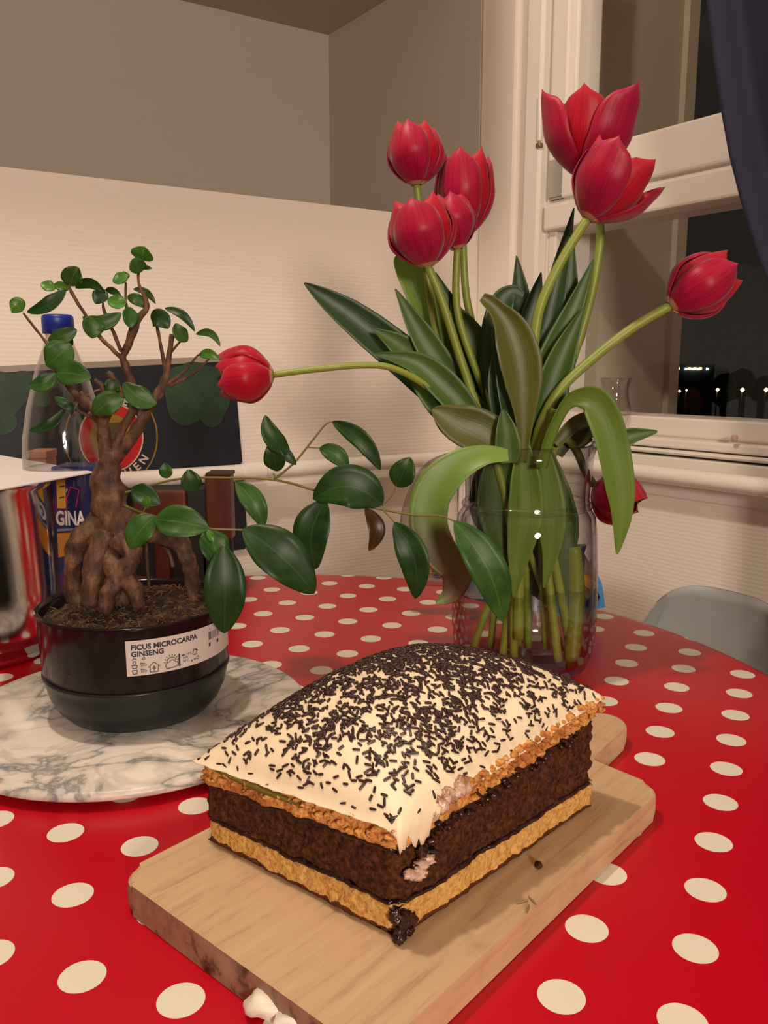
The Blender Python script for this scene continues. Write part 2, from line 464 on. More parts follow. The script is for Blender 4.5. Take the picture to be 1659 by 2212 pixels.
for i, px in enumerate((1466, 1483, 1490, 1497, 1502, 1508, 1514, 1529)):
    p = at(px, 796+(i % 2), 90); h = 2.2*90/F
    obj('lit_window', box_bm(p.x-h, p.x+h, 90, 90.25, p.z-h, p.z+h), (e_w if i % 2 else e_o), bd, smooth=False)

# ================================================================== table
TC = V((-.112, .641, 0)); TR = .482
M_tw = NT('table_wood'); M_tw.col(M_tw.ramp(M_tw.noise(M_tw.tex(scale=(1, 12, 1)), 4), [(.3, (.25, .14, .07)), (.7, (.4, .25, .13))])); M_tw = M_tw.m
tb = thing('table', 'round table under the red polka dot cloth', 'table', (TC.x, TC.y, 0))
obj('tabletop', lathe([(0, TZ-.032), (TR-.006, TZ-.032), (TR-.003, TZ-.02), (TR-.004, TZ-.003), (0, TZ-.003)], 96, TC), M_tw, tb)
for i in range(4):
    a = PI/4+i*PI/2; c = TC+V((math.cos(a)*.33, math.sin(a)*.33, 0))
    obj('leg', tube([c, c+V((0, 0, TZ-.032))], [.018, .024], 12), M_tw, tb)
U1 = V((0.17760, -0.05257, 0))*.28; U2 = V((-0.08098, -0.16566, 0))*.28; O0 = V((-0.42054, 3.48407, 0))*.28   #LATTICE
m = NT('polka_dot_oilcloth')
det = U1.x*U2.y-U1.y*U2.x
tc = m.n('ShaderNodeTexCoord'); sp = m.n('ShaderNodeSeparateXYZ'); m.l(tc.outputs['Object'], sp.inputs[0])
x = m.math('SUBTRACT', sp.outputs[0], O0.x); y = m.math('SUBTRACT', sp.outputs[1], O0.y)
a = m.math('ADD', m.math('MULTIPLY', x, U2.y/det), m.math('MULTIPLY', y, -U2.x/det))
b = m.math('ADD', m.math('MULTIPLY', x, -U1.y/det), m.math('MULTIPLY', y, U1.x/det))
fa = m.math('SUBTRACT', a, m.math('ROUND', a)); fb = m.math('SUBTRACT', b, m.math('ROUND', b))
dx = m.math('ADD', m.math('MULTIPLY', fa, U1.x), m.math('MULTIPLY', fb, U2.x))
dy = m.math('ADD', m.math('MULTIPLY', fa, U1.y), m.math('MULTIPLY', fb, U2.y))
dd = m.math('SQRT', m.math('ADD', m.math('POWER', m.math('ABSOLUTE', dx), 2), m.math('POWER', m.math('ABSOLUTE', dy), 2)))
msk = m.math('LESS_THAN', dd, .0108)
m.col(m.mix(msk, (.50, .001, .014), (.78, .74, .64)))
m.bump(m.noise(m.tex(), 900, 2), .04, .0004)
m.set(Roughness=.32); m.b.inputs['Specular IOR Level'].default_value = .35
m.b.inputs['Coat Weight'].default_value = .12; m.b.inputs['Coat Roughness'].default_value = .12
M_cloth = m.m
prof = [(0, TZ), (TR*.5, TZ), (TR-.01, TZ), (TR-.003, TZ-.001), (TR+.001, TZ-.005), (TR+.003, TZ-.015), (TR+.004, TZ-.05), (TR+.006, TZ-.10), (TR+.0075, TZ-.10), (TR+.0055, TZ-.05), (TR+.0045, TZ-.015)]
cl = lathe([(r, z) for r, z in prof[:8]] + [(TR+.003, TZ-.10), (TR+.001, TZ-.05), (TR-.001, TZ-.012), (TR-.008, TZ-.0025), (0, TZ-.0025)], 160, TC)
for v in cl.verts:
    if v.co.z < TZ-.02:
        a = math.atan2(v.co.y-TC.y, v.co.x-TC.x); k = (TZ-v.co.z)/.1; q = 1+.03*k*math.sin(a*22)
        v.co.x = TC.x+(v.co.x-TC.x)*q; v.co.y = TC.y+(v.co.y-TC.y)*q
tag(obj('tablecloth', cl, M_cloth), 'shiny red oilcloth with white polka dots covering the round table', 'tablecloth')

# ================================================================== cutting board
m = NT('beech_board')
ang = R(49)
v = m.tex(rot=(0, 0, -ang), scale=(10, 110, 60))
n1 = m.noise(v, 1.3, 6, .65, .4); v2 = m.tex(rot=(0, 0, -ang), scale=(3, 14, 10)); n2 = m.noise(v2, 2.2, 3)
c = m.ramp(n1, [(.3, lin(170, 136, 100)), (.45, lin(200, 168, 130)), (.72, lin(212, 184, 146))])
c = m.mix(m.math('MULTIPLY', n2, .4), c, lin(186, 142, 104))
v3 = m.tex(); grey = m.ramp(m.noise(v3, 28, 4, .6), [(.60, (0, 0, 0)), (.72, (1, 1, 1))]); c = m.mix(m.math('MULTIPLY', grey, .35), c, lin(140, 116, 92))
geo = m.n('ShaderNodeNewGeometry'); sg = m.n('ShaderNodeSeparateXYZ'); m.l(geo.outputs['Normal'], sg.inputs[0])
side = m.math('LESS_THAN', sg.outputs[2], .55)
st = m.ramp(m.noise(m.tex(), 75, 4, .6), [(.30, lin(40, 26, 20)), (.38, lin(96, 70, 56)), (.46, lin(142, 108, 88)), (.64, lin(158, 124, 102))])
xx = m.n('ShaderNodeSeparateXYZ'); m.l(m.tex(), xx.inputs[0])
nearm = m.math('LESS_THAN', m.math('ADD', xx.outputs[0], xx.outputs[1]), .30)
c = m.mix(m.math('MULTIPLY', side, nearm), c, st)
m.col(c); m.bump(n1, .12, .001); m.set(Roughness=.55); M_board = m.m
BT = TZ+.018
def board():
    # local frame: x along the long axis (to far right), y across
    RC = V((.178, .490)); ux = V((.655, .7556)); uy = V((-.7556, .655)); ho = -.014
    L, W = .279, .180
    ctr = RC - ux*L/2 + uy*W/2
    r = .014; pts = []
    def arc(cx, cy, a0, a1, rr, n=6):
        for i in range(n+1):
            a = R(a0+(a1-a0)*i/n); pts.append((cx+rr*math.cos(a), cy+rr*math.sin(a)))
    hw = .0185
    arc(L/2-r, -W/2+r, -90, 0, r)
    arc(L/2+.010, ho-hw-.010, 180, 90, .010, 4)
    arc(L/2+.086-hw, ho, -90, 90, hw, 12)
    arc(L/2+.010, ho+hw+.010, 270, 180, .010, 4)
    arc(L/2-r, W/2-r, 0, 90, r)
    arc(-L/2+r, W/2-r, 90, 180, r); arc(-L/2+r, -W/2+r, 180, 270, r)
    M = Matrix(((ux.x, uy.x, 0, ctr.x), (ux.y, uy.y, 0, ctr.y), (0, 0, 1, 0), (0, 0, 0, 1)))
    return prism(pts, TZ+.0005, BT, .0045, 3, M)
tag(obj('cutting_board', board(), M_board, smooth=False), 'worn beech cutting board with short round handle under the cake', 'cutting board')

# ================================================================== cake
FC, RC_, LC = V((.007, .345, 0)), V((.129, .468, 0)), V((-.102, .430, 0))
def cp(u, v, z): return FC + (RC_-FC)*u + (LC-FC)*v + V((0, 0, z))
def ctop(u, v):   # top edge plane
    return TZ + (.0785*(1-u)*(1-v) + .091*u*(1-v) + .069*(1-u)*v + .088*u*v)
def bulge(u, v):
    b = lambda s: max(0, 1-(2*s-1)**2)**.60
    return .0325*b(u)*b(v)
def noisy(p, amp, sc): return V((noise.noise(p*sc), noise.noise(p*sc+V((7, 3, 1))), noise.noise(p*sc+V((1, 9, 4)))))*amp
def block(u0, u1, v0, v1, zb, zt, nu, nv, nz, amp=.0012, round_=.003):
    bm = bmesh.new(); cache = {}
    def vert(i, j, k):
        key = (i, j, k)
        if key in cache: return cache[key]
        u = u0+(u1-u0)*i/nu; v = v0+(v1-v0)*j/nv; w = k/nz
        z0, z1 = zb(u, v), zt(u, v); z = z0+(z1-z0)*w
        p = cp(u, v, z); ctr = cp((u0+u1)/2, (v0+v1)/2, z); out = (p-ctr); 
        e = 0
        if k in (0, nz): e = round_
        q = V((out.x, out.y, 0)).normalized()
        if i in (0, nu) or j in (0, nv):
            p -= q*e
            cu = min(i, nu-i)/nu*.18; cv = min(j, nv-j)/nv*.14; cd_ = math.hypot(cu, cv)
            if cd_ < .006: p -= q*(.006-cd_)*.7
            n = noise.fractal(p*170, 1, 2, 3)
            p += q*n*amp*1.1 + noisy(p, amp*.5, 420)
            p += q*.0012*noise.noise(p*45)
        cache[key] = bm.verts.new(p); return cache[key]
    for k in (0, nz):
        for i in range(nu):
            for j in range(nv):
                f = [vert(i, j, k), vert(i+1, j, k), vert(i+1, j+1, k), vert(i, j+1, k)]
                bm.faces.new(f if k else f[::-1])
    for k in range(nz):
        for i in range(nu):
            bm.faces.new((vert(i, 0, k), vert(i+1, 0, k), vert(i+1, 0, k+1), vert(i, 0, k+1)))
            bm.faces.new((vert(i+1, nv, k), vert(i, nv, k), vert(i, nv, k+1), vert(i+1, nv, k+1)))
        for j in range(nv):
            bm.faces.new((vert(0, j+1, k), vert(0, j, k), vert(0, j, k+1), vert(0, j+1, k+1)))
            bm.faces.new((vert(nu, j, k), vert(nu, j+1, k), vert(nu, j+1, k+1), vert(nu, j, k+1)))
    bmesh.ops.recalc_face_normals(bm, faces=bm.faces)
    return bm
def sponge(name, c1, c2, c3, pore=420):
    m = NT(name); v = m.tex(); n1 = m.noise(v, pore, 4, .6); n2 = m.noise(v, 60, 3)
    vo = m.n('ShaderNodeTexVoronoi'); vo.inputs['Scale'].default_value = 330; m.l(v, vo.inputs['Vector'])
    c = m.ramp(n1, [(.32, c1), (.5, c2), (.7, c3)]); c = m.mix(m.math('MULTIPLY', n2, .5), c, c1)
    m.col(c); m.set(Roughness=.85); m.b.inputs['Specular IOR Level'].default_value = .2
    m.bump(m.math('ADD', n1, m.math('MULTIPLY', vo.outputs['Distance'], .5)), .8, .0014); return m, c
m, c = sponge('yellow_sponge', lin(184, 124, 58), lin(222, 174, 100), lin(236, 200, 134))
# dark crust on the underside
sz = m.n('ShaderNodeSeparateXYZ'); m.l(m.tex(), sz.inputs[0])
nn_ = m.noise(m.tex(), 130, 3)
lo = m.math('LESS_THAN', m.math('SUBTRACT', sz.outputs[2], m.math('MULTIPLY', nn_, .0055)), BT+.0014)
m.col(m.mix(lo, c, lin(92, 48, 22))); M_yel = m.m
m, c = sponge('yellow_top_sponge', lin(176, 106, 44), lin(226, 164, 92), lin(240, 200, 130)); 
pt = m.ramp(m.noise(m.tex(), 38, 3, .6), [(.52, (0, 0, 0)), (.60, (1, 1, 1))])
m.col(m.mix(m.math('MULTIPLY', pt, .6), c, lin(150, 84, 38))); M_yel2 = m.m
m, c = sponge('chocolate_sponge', lin(36, 18, 11), lin(80, 45, 25), lin(114, 68, 40), 360); M_choc = m.m
m = NT('chocolate_cream'); v = m.tex(); m.col(m.ramp(m.noise(v, 90, 3), [(.35, lin(30, 14, 10)), (.7, lin(66, 36, 26))])); m.set(Roughness=.22)
m.bump(m.noise(v, 140, 4), .8, .002); M_cream = m.m
m = NT('white_icing'); v = m.tex(); m.col(m.mix(m.noise(v, 25, 3), lin(246, 230, 200), lin(238, 220, 188)))
m.set(Roughness=.48); m.b.inputs['Subsurface Weight'].default_value = .15; m.b.inputs['Subsurface Radius'].default_value = (.004, .003, .002); m.b.inputs['Subsurface Scale'].default_value = 1
m.bump(m.noise(v, 120, 2), .1, .001); M_icing = m.m
M_spr = simple('chocolate_sprinkle', lin(52, 28, 24), .45)
cake = thing('cake', 'layered chocolate and yellow sponge cake with white icing and chocolate sprinkles', 'cake', tuple(cp(.5, .5, BT)))
zA = lambda u, v: BT + .0165 + .0012*noise.noise(V((u*9, v*9, 0))) - .002*v
zB = lambda u, v: ctop(u, v) - .0150 + .0022*noise.noise(V((u*7, v*7, 5)))
obj('sponge_layer', block(.0, 1.0, 0, 1.0, lambda u, v: BT+.0004, lambda u, v: zA(u, v), 110, 84, 10, .0011), M_yel, cake)['label'] = 'yellow bottom sponge layer'
obj('sponge_layer', block(.004, .99, .006, 1.01, lambda u, v: zA(u, v)+.0006, lambda u, v: zB(u, v)-.0008, 110, 84, 16, .0017), M_choc, cake)['label'] = 'dark brown middle sponge layer'
obj('cream_layer', block(.0, .99, .0, .99, lambda u, v: zA(u, v)-.0012, lambda u, v: zA(u, v)+.0014, 100, 80, 2, .0012, .0016), M_cream, cake)
obj('cream_layer', block(.0, .985, .0, 1.0, lambda u, v: zB(u, v)-.0028, lambda u, v: zB(u, v)+.0003, 100, 80, 3, .0016, .0018), M_cream, cake)
obj('sponge_layer', block(-.004, 1.0, -.004, 1.02, lambda u, v: zB(u, v)-.0002, lambda u, v: ctop(u, v)-.0022+bulge(u, v)*.95, 110, 84, 12, .0013, .0012), M_yel2, cake)['label'] = 'golden top sponge layer under the icing'
def icing():
    nu, nv = 96, 76; bm = bmesh.new(); grid = []
    for i in range(nu+1):
        row = []
        for j in range(nv+1):
            u = -.008+1.014*i/nu; v = -.010+1.03*j/nv
            uu = min(max(u, 0), 1); v_ = min(max(v, 0), 1)
            z = ctop(uu, v_)+bulge(uu, v_)+.0006*noise.noise(V((u*14, v*14, 2)))
            e = min(i, nu-i)/nu*.175; f = min(j, nv-j)/nv*.133; d = min(e, f)
            if d < .005: z -= .0030*(1-d/.005)**2
            p = cp(u, v, z)
            row.append(bm.verts.new(p))
        grid.append(row)
    for i in range(nu):
        for j in range(nv): bm.faces.new((grid[i][j], grid[i+1][j], grid[i+1][j+1], grid[i][j+1]))
    # hanging rim: ring below the border, deep and ragged at the front corner
    border = [(i, 0) for i in range(nu)] + [(nu, j) for j in range(nv)] + [(i, nv) for i in range(nu, 0, -1)] + [(0, j) for j in range(nv, 0, -1)]
    prev = [grid[i][j] for i, j in border]; n = len(border); c0 = cp(.5, .5, 0)
    first = [v.co.copy() for v in prev]
    for step in range(1, 5):
        ring = []
        for idx, (i, j) in enumerate(border):
            u = i/nu; v = j/nv; p = first[idx]
            dc = math.hypot(u*.175, v*.133)       # distance to front corner
            drop = .0012 + .0010*noise.noise(p*160)
            if j == 0: drop += .0125*math.exp(-((u-.07)/.085)**2) * (1+.9*noise.noise(p*330))
            if i == 0: drop += .005*math.exp(-(v/.03)**2)
            out = V((p.x-c0.x, p.y-c0.y, 0)).normalized()
            k = step/4
            ring.append(bm.verts.new(p + V((0, 0, -drop*k)) + out*(.0016*math.sin(k*PI)+.0009*noise.noise(p*300+V((0, 0, k*4))) - .0015*(k == 1))))
        for a_ in range(n):
            b_ = (a_+1) % n
            bm.faces.new((prev[a_], ring[a_], ring[b_], prev[b_]))
        prev = ring
    bmesh.ops.recalc_face_normals(bm, faces=bm.faces)
    return bm
ic = obj('icing', icing(), M_icing, cake)
# smears at the damaged front corner
def smear(name, pts, r, mt, lab=None, seed=0, sc=(1, 1, 1), amp=.6):
    bm = bmesh.new()
    for i, (u, v, z) in enumerate(pts): blob(cp(u, v, z), r*random.uniform(.65, 1.15), sc, amp, 2.2, 3, seed+i, bm)
    o = obj(name, bm, mt, cake)
    if lab: o['label'] = lab
m = NT('pale_icing_smear'); v = m.tex(); m.col(m.ramp(m.noise(v, 110, 3), [(.4, lin(156, 112, 82)), (.58, lin(214, 180, 160))])); m.set(Roughness=.3); m.bump(m.noise(v, 260, 3), .7, .001); M_smr = m.m
smear('icing_smear', [(.16, .0, TZ+.076), (.19, .0, TZ+.079), (.22, -.003, TZ+.078), (.25, -.0, TZ+.080), (.13, 0, TZ+.073)], .0048, M_smr, 'torn brownish icing at the front right edge', 3)
smear('cream_smear', [(.06, -.006, TZ+.052), (.09, -.006, TZ+.050), (.12, -.008, TZ+.054), (.04, -.002, TZ+.049), (.08, -.008, TZ+.058)], .0042, M_cream, 'glossy dark cream on the front corner', 9)
smear('icing_smear', [(.03, -.016, TZ+.051), (.065, -.02, TZ+.0535), (.09, -.02, TZ+.0545), (.05, -.02, TZ+.050)], .0038, M_smr, 'pale icing scrap stuck to the front corner', 21, (1.4, 1, .9))
smear('cream_smear', [(.0, -.0, TZ+.024), (.015, -.006, TZ+.029), (-.002, .01, TZ+.031), (.03, -.005, TZ+.022), (.045, -.004, TZ+.026), (.0, 0, TZ+.0205)], .0036, M_cream, 'dark cream lump at the bottom of the front corner', 30)
# crack along the left face of the top layer
rc = random.Random(5)
smear('crust_ridge', [(-.010, rc.uniform(.05, .9), 0) for i in range(34)], .0016, M_yel2, 'torn golden crumb ridge on the left face', 50, (1, 1.5, .9), .7) if False else None
def ridge(n_, side, lo_, hi_, r_, mt, lab, dz0, dz1, sd):
    bm = bmesh.new()
    for i in range(n_):
        q_ = rc.uniform(lo_, hi_); u_, v_ = ((-.008, q_) if side == 'L' else (q_, -.010))
        z_ = ctop(max(u_, 0), max(v_, 0)) - rc.uniform(dz0, dz1)
        blob(cp(u_, v_, z_), r_*rc.uniform(.5, 1.2), (rc.uniform(.8, 1.6), rc.uniform(.8, 1.6), rc.uniform(.6, 1.1)), .7, 2.4, 2, sd+i, bm)
    o = obj('crust_ridge', bm, mt, cake); o['label'] = lab
ridge(60, 'L', .0, .98, .0017, M_yel2, 'torn golden crumb edge on the left face', .004, .012, 50)
ridge(130, 'R', .27, 1.0, .0021, M_yel2, 'browned crumb edge on the right face', .001, .012, 150)
ridge(50, 'R', .1, .9, .0018, M_cream, 'chocolate smears on the right face', .012, .020, 350)
M_gap = simple('green_tinted_gap', lin(112, 96, 26), .8)
bm = tube([cp(-.010, .93-.06*i, ctop(0, .93-.06*i)-.0042-.0004*i) for i in range(10)], [.0004, .0016, .0020, .0016, .0004], 6)
obj('split', bm, M_gap, cake)['label'] = 'greenish split in the left face of the top layer'
# sprinkles
def spr_mesh():
    bm = tube([(-.0023, 0, 0), (-.0021, 0, 0), (0, 0, .0001), (.0021, 0, 0), (.0023, 0, 0)], [.0003, .0006, .0007, .0006, .0003], 6, sp=False)
    me = bpy.data.meshes.new('sprinkle'); bm.to_mesh(me); bm.free(); me.materials.append(M_spr); return me
sm = spr_mesh(); sp_list = []
rs = random.Random(3)
while len(sp_list) < 2700:
    u, v = rs.uniform(.0, 1.0), rs.uniform(.0, 1.0)
    dens = .52 + .60*min(1, 3.2*min(u, 1-u)+.05)*min(1, 3.2*min(v, 1-v)+.05)
    dens *= .55+.75*max(0, min(1, .5+1.6*noise.noise(V((u*9, v*8, 8)))))
    if rs.random() > dens: continue
    z = ctop(u, v)+bulge(u, v)+.0004+.0006*noise.noise(V((u*14, v*14, 2)))
    e = min(min(u, 1-u)*.175, min(v, 1-v)*.133)
    if e < .005: z -= .0026*(1-e/.005)**2
    h = .002
    f = lambda u, v: cp(u, v, ctop(min(max(u,0),1), min(max(v,0),1))+bulge(min(max(u,0),1), min(max(v,0),1)))
    N = (f(u+h, v)-f(u-h, v)).cross(f(u, v+h)-f(u, v-h)).normalized()
    a = rs.uniform(0, PI); X = V((math.cos(a), math.sin(a), 0)); X = (X-N*X.dot(N)).normalized(); Y_ = N.cross(X)
    X = (X+N*rs.uniform(-.06, .06)).normalized(); Y_ = N.cross(X).normalized(); N2 = X.cross(Y_)
    s = rs.uniform(.62, 1.02); p = cp(u, v, z+rs.uniform(0, .0003))
    Mx = Matrix(((X.x*s, Y_.x, N2.x, p.x), (X.y*s, Y_.y, N2.y, p.y), (X.z*s, Y_.z, N2.z, p.z), (0, 0, 0, 1)))
    sp_list.append((p.y, Mx))
sp_list.sort(key=lambda q: q[0])
ploc = cake.location
for _, Mx in sp_list[:295]:
    o = bpy.data.objects.new('sprinkle', sm); S.collection.objects.link(o); o.parent = cake
    M2 = Mx.copy(); M2.translation = Mx.translation - ploc; o.matrix_basis = M2
base = [v.co.copy() for v in sm.vertices]; bf = [tuple(p.vertices) for p in sm.polygons]; vs = []; fs = []
for _, Mx in sp_list[295:]:
    k = len(vs); vs += [Mx @ c_ for c_ in base]; fs += [tuple(i+k for i in f) for f in bf]
o = obj('sprinkles', mesh_from(vs, fs), M_spr, cake); o['kind'] = 'stuff'
# crumbs and flakes on the board
tag(obj('crumb', blob(atz(1163, 1868, BT+.0018), .0021, amp=.5, sub=2), M_choc), 'single dark chocolate crumb lying on the board right of the cake', 'crumb')
for i, (px, py, a) in enumerate(((1128, 1948, .4), (1140, 1962, 1.2), (1150, 1945, 2.0))):
    p = atz(px, py, BT+.0006); d = V((math.cos(a), math.sin(a), 0))*.0035
    tag(obj('crumb', tube([p-d, p, p+d], [.0002, .0006, .0002], 6), simple('flake_%d' % i, (.25, .18, .09), .7)), 'thin dry flake on the board below the right side of the cake', 'crumb', 'dry flakes on the board')
p = atz(580, 2172, TZ+.006)
bm = blob((p.x, p.y, TZ+.0062), .0065, (1.6, 1.1, .95), .35, 1.4, 3, 2)
blob((p.x+.011, p.y-.009, TZ+.0055), .0055, (1.5, 1.1, .9), .35, 1.5, 3, 8, bm)
M_tis = simple('white_cream_lump', (.78, .74, .64), .5)
tag(obj('icing_lump', bm, M_tis), 'small white lump of icing on the cloth against the front left board edge', 'icing lump')

# ================================================================== marble board
m = NT('marble'); v = m.tex()
n1 = m.noise(v, 7, 5, .55, 2.6); n2 = m.noise(v, 14, 4, .5, 1.6)
c1 = m.ramp(n1, [(.40, lin(222, 214, 204)), (.47, lin(196, 190, 182)), (.50, lin(134, 136, 134)), (.53, lin(206, 200, 192)), (.62, lin(226, 218, 208))])
c2 = m.ramp(n2, [(.44, (1, 1, 1)), (.50, (.68, .69, .70)), (.55, (1, 1, 1))])
m.col(m.mix(.8, c1, c2, 'MULTIPLY')); m.set(Roughness=.4); M_marb = m.m
MC = V((-.200, .628, 0)); MR = .138; MT = TZ+.013
mb = tag(obj('marble_board', lathe([(0, TZ+.003), (MR-.012, TZ+.003), (MR-.004, TZ+.005), (MR, TZ+.008), (MR-.0005, TZ+.011), (MR-.003, MT), (0, MT)], 96, MC), M_marb), 'round white marble board with grey veins under the potted ficus', 'serving board')
for i in range(3):
    a = -PI/2+.15+i*2*PI/3; obj('foot', lathe([(0, TZ), (.008, TZ), (.008, TZ+.0035), (0, TZ+.0035)], 16, MC+V((math.cos(a)*.10, math.sin(a)*.10, 0))), simple('rubber_foot', (.2, .2, .2), .6), mb)

# ================================================================== potted ficus
PC = V((-.1955, .629, 0)); PR = .0725; PB = MT
zr = TZ+.101
m = NT('black_plastic'); v = m.tex(); sp_ = m.noise(v, 190, 2); dust = m.ramp(sp_, [(.77, (0, 0, 0)), (.79, (1, 1, 1))])
m.col(m.mix(m.math('MULTIPLY', dust, .5), (.012, .006, .007), (.4, .35, .3))); m.b.inputs['Specular IOR Level'].default_value = .16; m.set(Roughness=.16); M_bpl = m.m
m = NT('grey_plastic'); m.set(Base_Color=(.016, .018, .018, 1), Roughness=.3); m.b.inputs['Specular IOR Level'].default_value = .25; M_gpl = m.m
fic = thing('potted_ficus', 'ginseng ficus bonsai in a black plastic pot on the marble board', 'potted plant', (PC.x, PC.y, PB))
obj('pot', lathe([(PR*.96, TZ+.049), (PR*.975, TZ+.05), (PR, zr-.003), (PR+.0012, zr-.001), (PR, zr), (PR-.0015, zr), (PR-.003, zr-.003), (PR-.004, zr-.02), (0, zr-.02)], 96, PC), M_bpl, fic)
obj('pot_base', lathe([(0, PB+.0005), (PR*.66, PB+.0005), (PR*.76, PB+.003), (PR*.86, PB+.011), (PR*.925, PB+.021), (PR*.955, PB+.030), (PR*.968, PB+.0355), (PR*.985, PB+.0365), (PR*.985, PB+.038), (PR*.968, PB+.039), (0, PB+.039)], 96, PC), M_gpl, fic)['label'] = 'dark grey curved lower bowl of the pot'
# soil
m = NT('soil'); v = m.tex(); n = m.noise(v, 260, 5, .7); m.col(m.ramp(n, [(.35, lin(22, 14, 8)), (.5, lin(62, 42, 24)), (.68, lin(112, 80, 48))])); m.set(Roughness=1); m.bump(n, 1, .003); M_soil = m.m
bm = bmesh.new(); rings = []
for i in range(30):
    r = (PR-.0032)*i/29; ring = []
    for j in range(80 if i else 1):
        a = 2*PI*j/80; p = V((PC.x+r*math.cos(a), PC.y+r*math.sin(a), 0))
        mound = .014*math.exp(-((p.x-PC.x-.018)**2+(p.y-PC.y-.012)**2)/.0012)
        p.z = zr-.010+mound+.004*noise.fractal(p*55, 1, 2, 4)+.0022*noise.noise(p*300)
        ring.append(bm.verts.new(p))
    rings.append(ring)
for i in range(29):
    for j in range(80):
        if i == 0: bm.faces.new((rings[0][0], rings[1][j], rings[1][(j+1) % 80]))
        else: bm.faces.new((rings[i][j], rings[i+1][j], rings[i+1][(j+1) % 80], rings[i][(j+1) % 80]))
o = obj('soil', bm, M_soil, fic); 
bm = bmesh.new()
for i in range(420):
    a = rs.uniform(0, 2*PI); r = (PR-.008)*math.sqrt(rs.random()); L = rs.uniform(.002, .0075); b_ = rs.uniform(0, 2*PI)
    mz = .014*math.exp(-((r*math.cos(a)-.018)**2+(r*math.sin(a)-.012)**2)/.0012)
    p = V((PC.x+r*math.cos(a), PC.y+r*math.sin(a), zr-.0085+mz+rs.uniform(0, .003)))
    d = V((math.cos(b_)*L, math.sin(b_)*L, rs.uniform(-.3, .5)*L))
    tube([p, p+d*.5+V((0, 0, .0006)), p+d], [.00035, .0004, .0002], 4, 1, bm)
o = obj('root_fibres', bm, simple('root_fibre', lin(110, 80, 46), .9), fic); o['kind'] = 'stuff'
# trunk
m = NT('ficus_bark'); v = m.tex(scale=(1, 1, .6)); n = m.noise(v, 110, 6, .65); m.col(m.ramp(n, [(.3, lin(34, 22, 14)), (.5, lin(84, 56, 38)), (.72, lin(136, 98, 70))])); m.set(Roughness=.7); m.bump(n, .7, .0025); M_bark = m.m
YB = .630
def A(px, py, dy=0, Y=YB): return at(px, py, Y+dy)
PX = .64/F*1.0
def tb_(pts, radpx, bm=None, n=10, bump=.25, bs=140, k=6):
    P = [A(*q) for q in pts]; return tube(P, [r*PX for r in radpx], n, k, bm, bump*1.5, bs)
bm = tb_([(248, 1300), (246, 1240), (244, 1180), (240, 1125), (238, 1085), (232, 1050), (237, 1010), (236, 975)], [40, 46, 50, 44, 37, 34, 25, 18], None, 20, .28, 90)
tb_([(218, 1128, -.004), (182, 1152, -.012), (162, 1190, -.014), (158, 1250, -.012), (160, 1300, -.01)], [26, 22, 20, 19, 17], bm, 12)
tb_([(268, 1120, .0), (330, 1150, .004), (385, 1168, .008), (408, 1215, .010), (416, 1260, .012), (420, 1310, .012)], [26, 24, 22, 17, 16, 15], bm, 12)
tb_([(225, 1150, -.014), (210, 1200, -.022), (200, 1250, -.026), (192, 1310, -.028)], [22, 22, 20, 16], bm, 12)
tb_([(255, 1160, -.018), (285, 1200, -.022), (262, 1240, -.026), (235, 1280, -.030), (225, 1320, -.030)], [22, 22, 20, 18, 15], bm, 12)
tb_([(232, 1190, -.016), (248, 1235, -.026), (285, 1265, -.024), (300, 1310, -.022)], [20, 20, 18, 14], bm, 12)
tb_([(316, 1160, .01), (318, 1210, .012), (322, 1270, .012)], [4, 4, 4], bm, 6)
tb_([(345, 1165, .016), (365, 1195, .014), (374, 1225, .012)], [4, 5, 5], bm, 6)
obj('trunk', bm, M_bark, fic)
tw_rad = [10, 8, 7, 6, 5]
branches = [
 ([(232, 1000), (224, 940), (212, 893), (168, 855), (138, 822), (122, 800)], [16, 14, 13, 9, 6, 4]),
 ([(240, 1000), (262, 935), (287, 885), (288, 850), (275, 800), (264, 772)], [13, 10, 9, 9, 8, 7]),
 ([(245, 995), (290, 935), (322, 878), (352, 830), (362, 790), (372, 722)], [15, 13, 11, 8, 6, 5]),
 ([(262, 776), (280, 740), (300, 690), (318, 660), (300, 612), (300, 578)], [8, 7, 6, 6, 3, 2.5]),
 ([(283, 830, .005), (272, 790, .004), (268, 760), (284, 705), (272, 655), (272, 610)], [8, 7, 6, 4, 3, 2]),
 ([(262, 772), (236, 748), (210, 720), (178, 670), (153, 628), (150, 612)], [5, 4.5, 4, 3.5, 3, 2]),
 ([(262, 760), (245, 718), (226, 675), (222, 650)], [5, 4, 3, 2]),
 ([(130, 810), (112, 758), (78, 712), (50, 676)], [4, 3.5, 3, 2]),
 ([(360, 812), (350, 760), (338, 700), (330, 672)], [5, 4, 3, 2]),
 ([(362, 830), (400, 800), (425, 770), (440, 762)], [4, 3, 2, 1.5]),
 ([(366, 835), (420, 805), (455, 772)], [4, 3, 1.5]),
 ([(370, 760), (390, 738), (404, 732)], [3, 2, 1.5]),
 ([(222, 925), (235, 878), (222, 838), (205, 820)], [9, 7, 6, 5]),
 ([(215, 900), (190, 868), (172, 848)], [9, 8, 6]),
 ([(265, 860), (250, 830), (240, 812), (232, 805)], [8, 9, 8, 6]),
 ([(165, 852), (150, 880), (160, 900)], [4, 3, 3]),
 ([(205, 905), (175, 890), (148, 880)], [4, 3, 2]),
 ([(330, 865), (345, 858), (352, 850)], [6, 5, 4]),
]
for pts, rr in branches: obj('branch', tb_(pts, rr, None, 8, .3, 220), M_bark, fic)
m = NT('green_twig'); m.set(Base_Color=(*lin(112, 100, 48), 1), Roughness=.55); M_twig = m.m
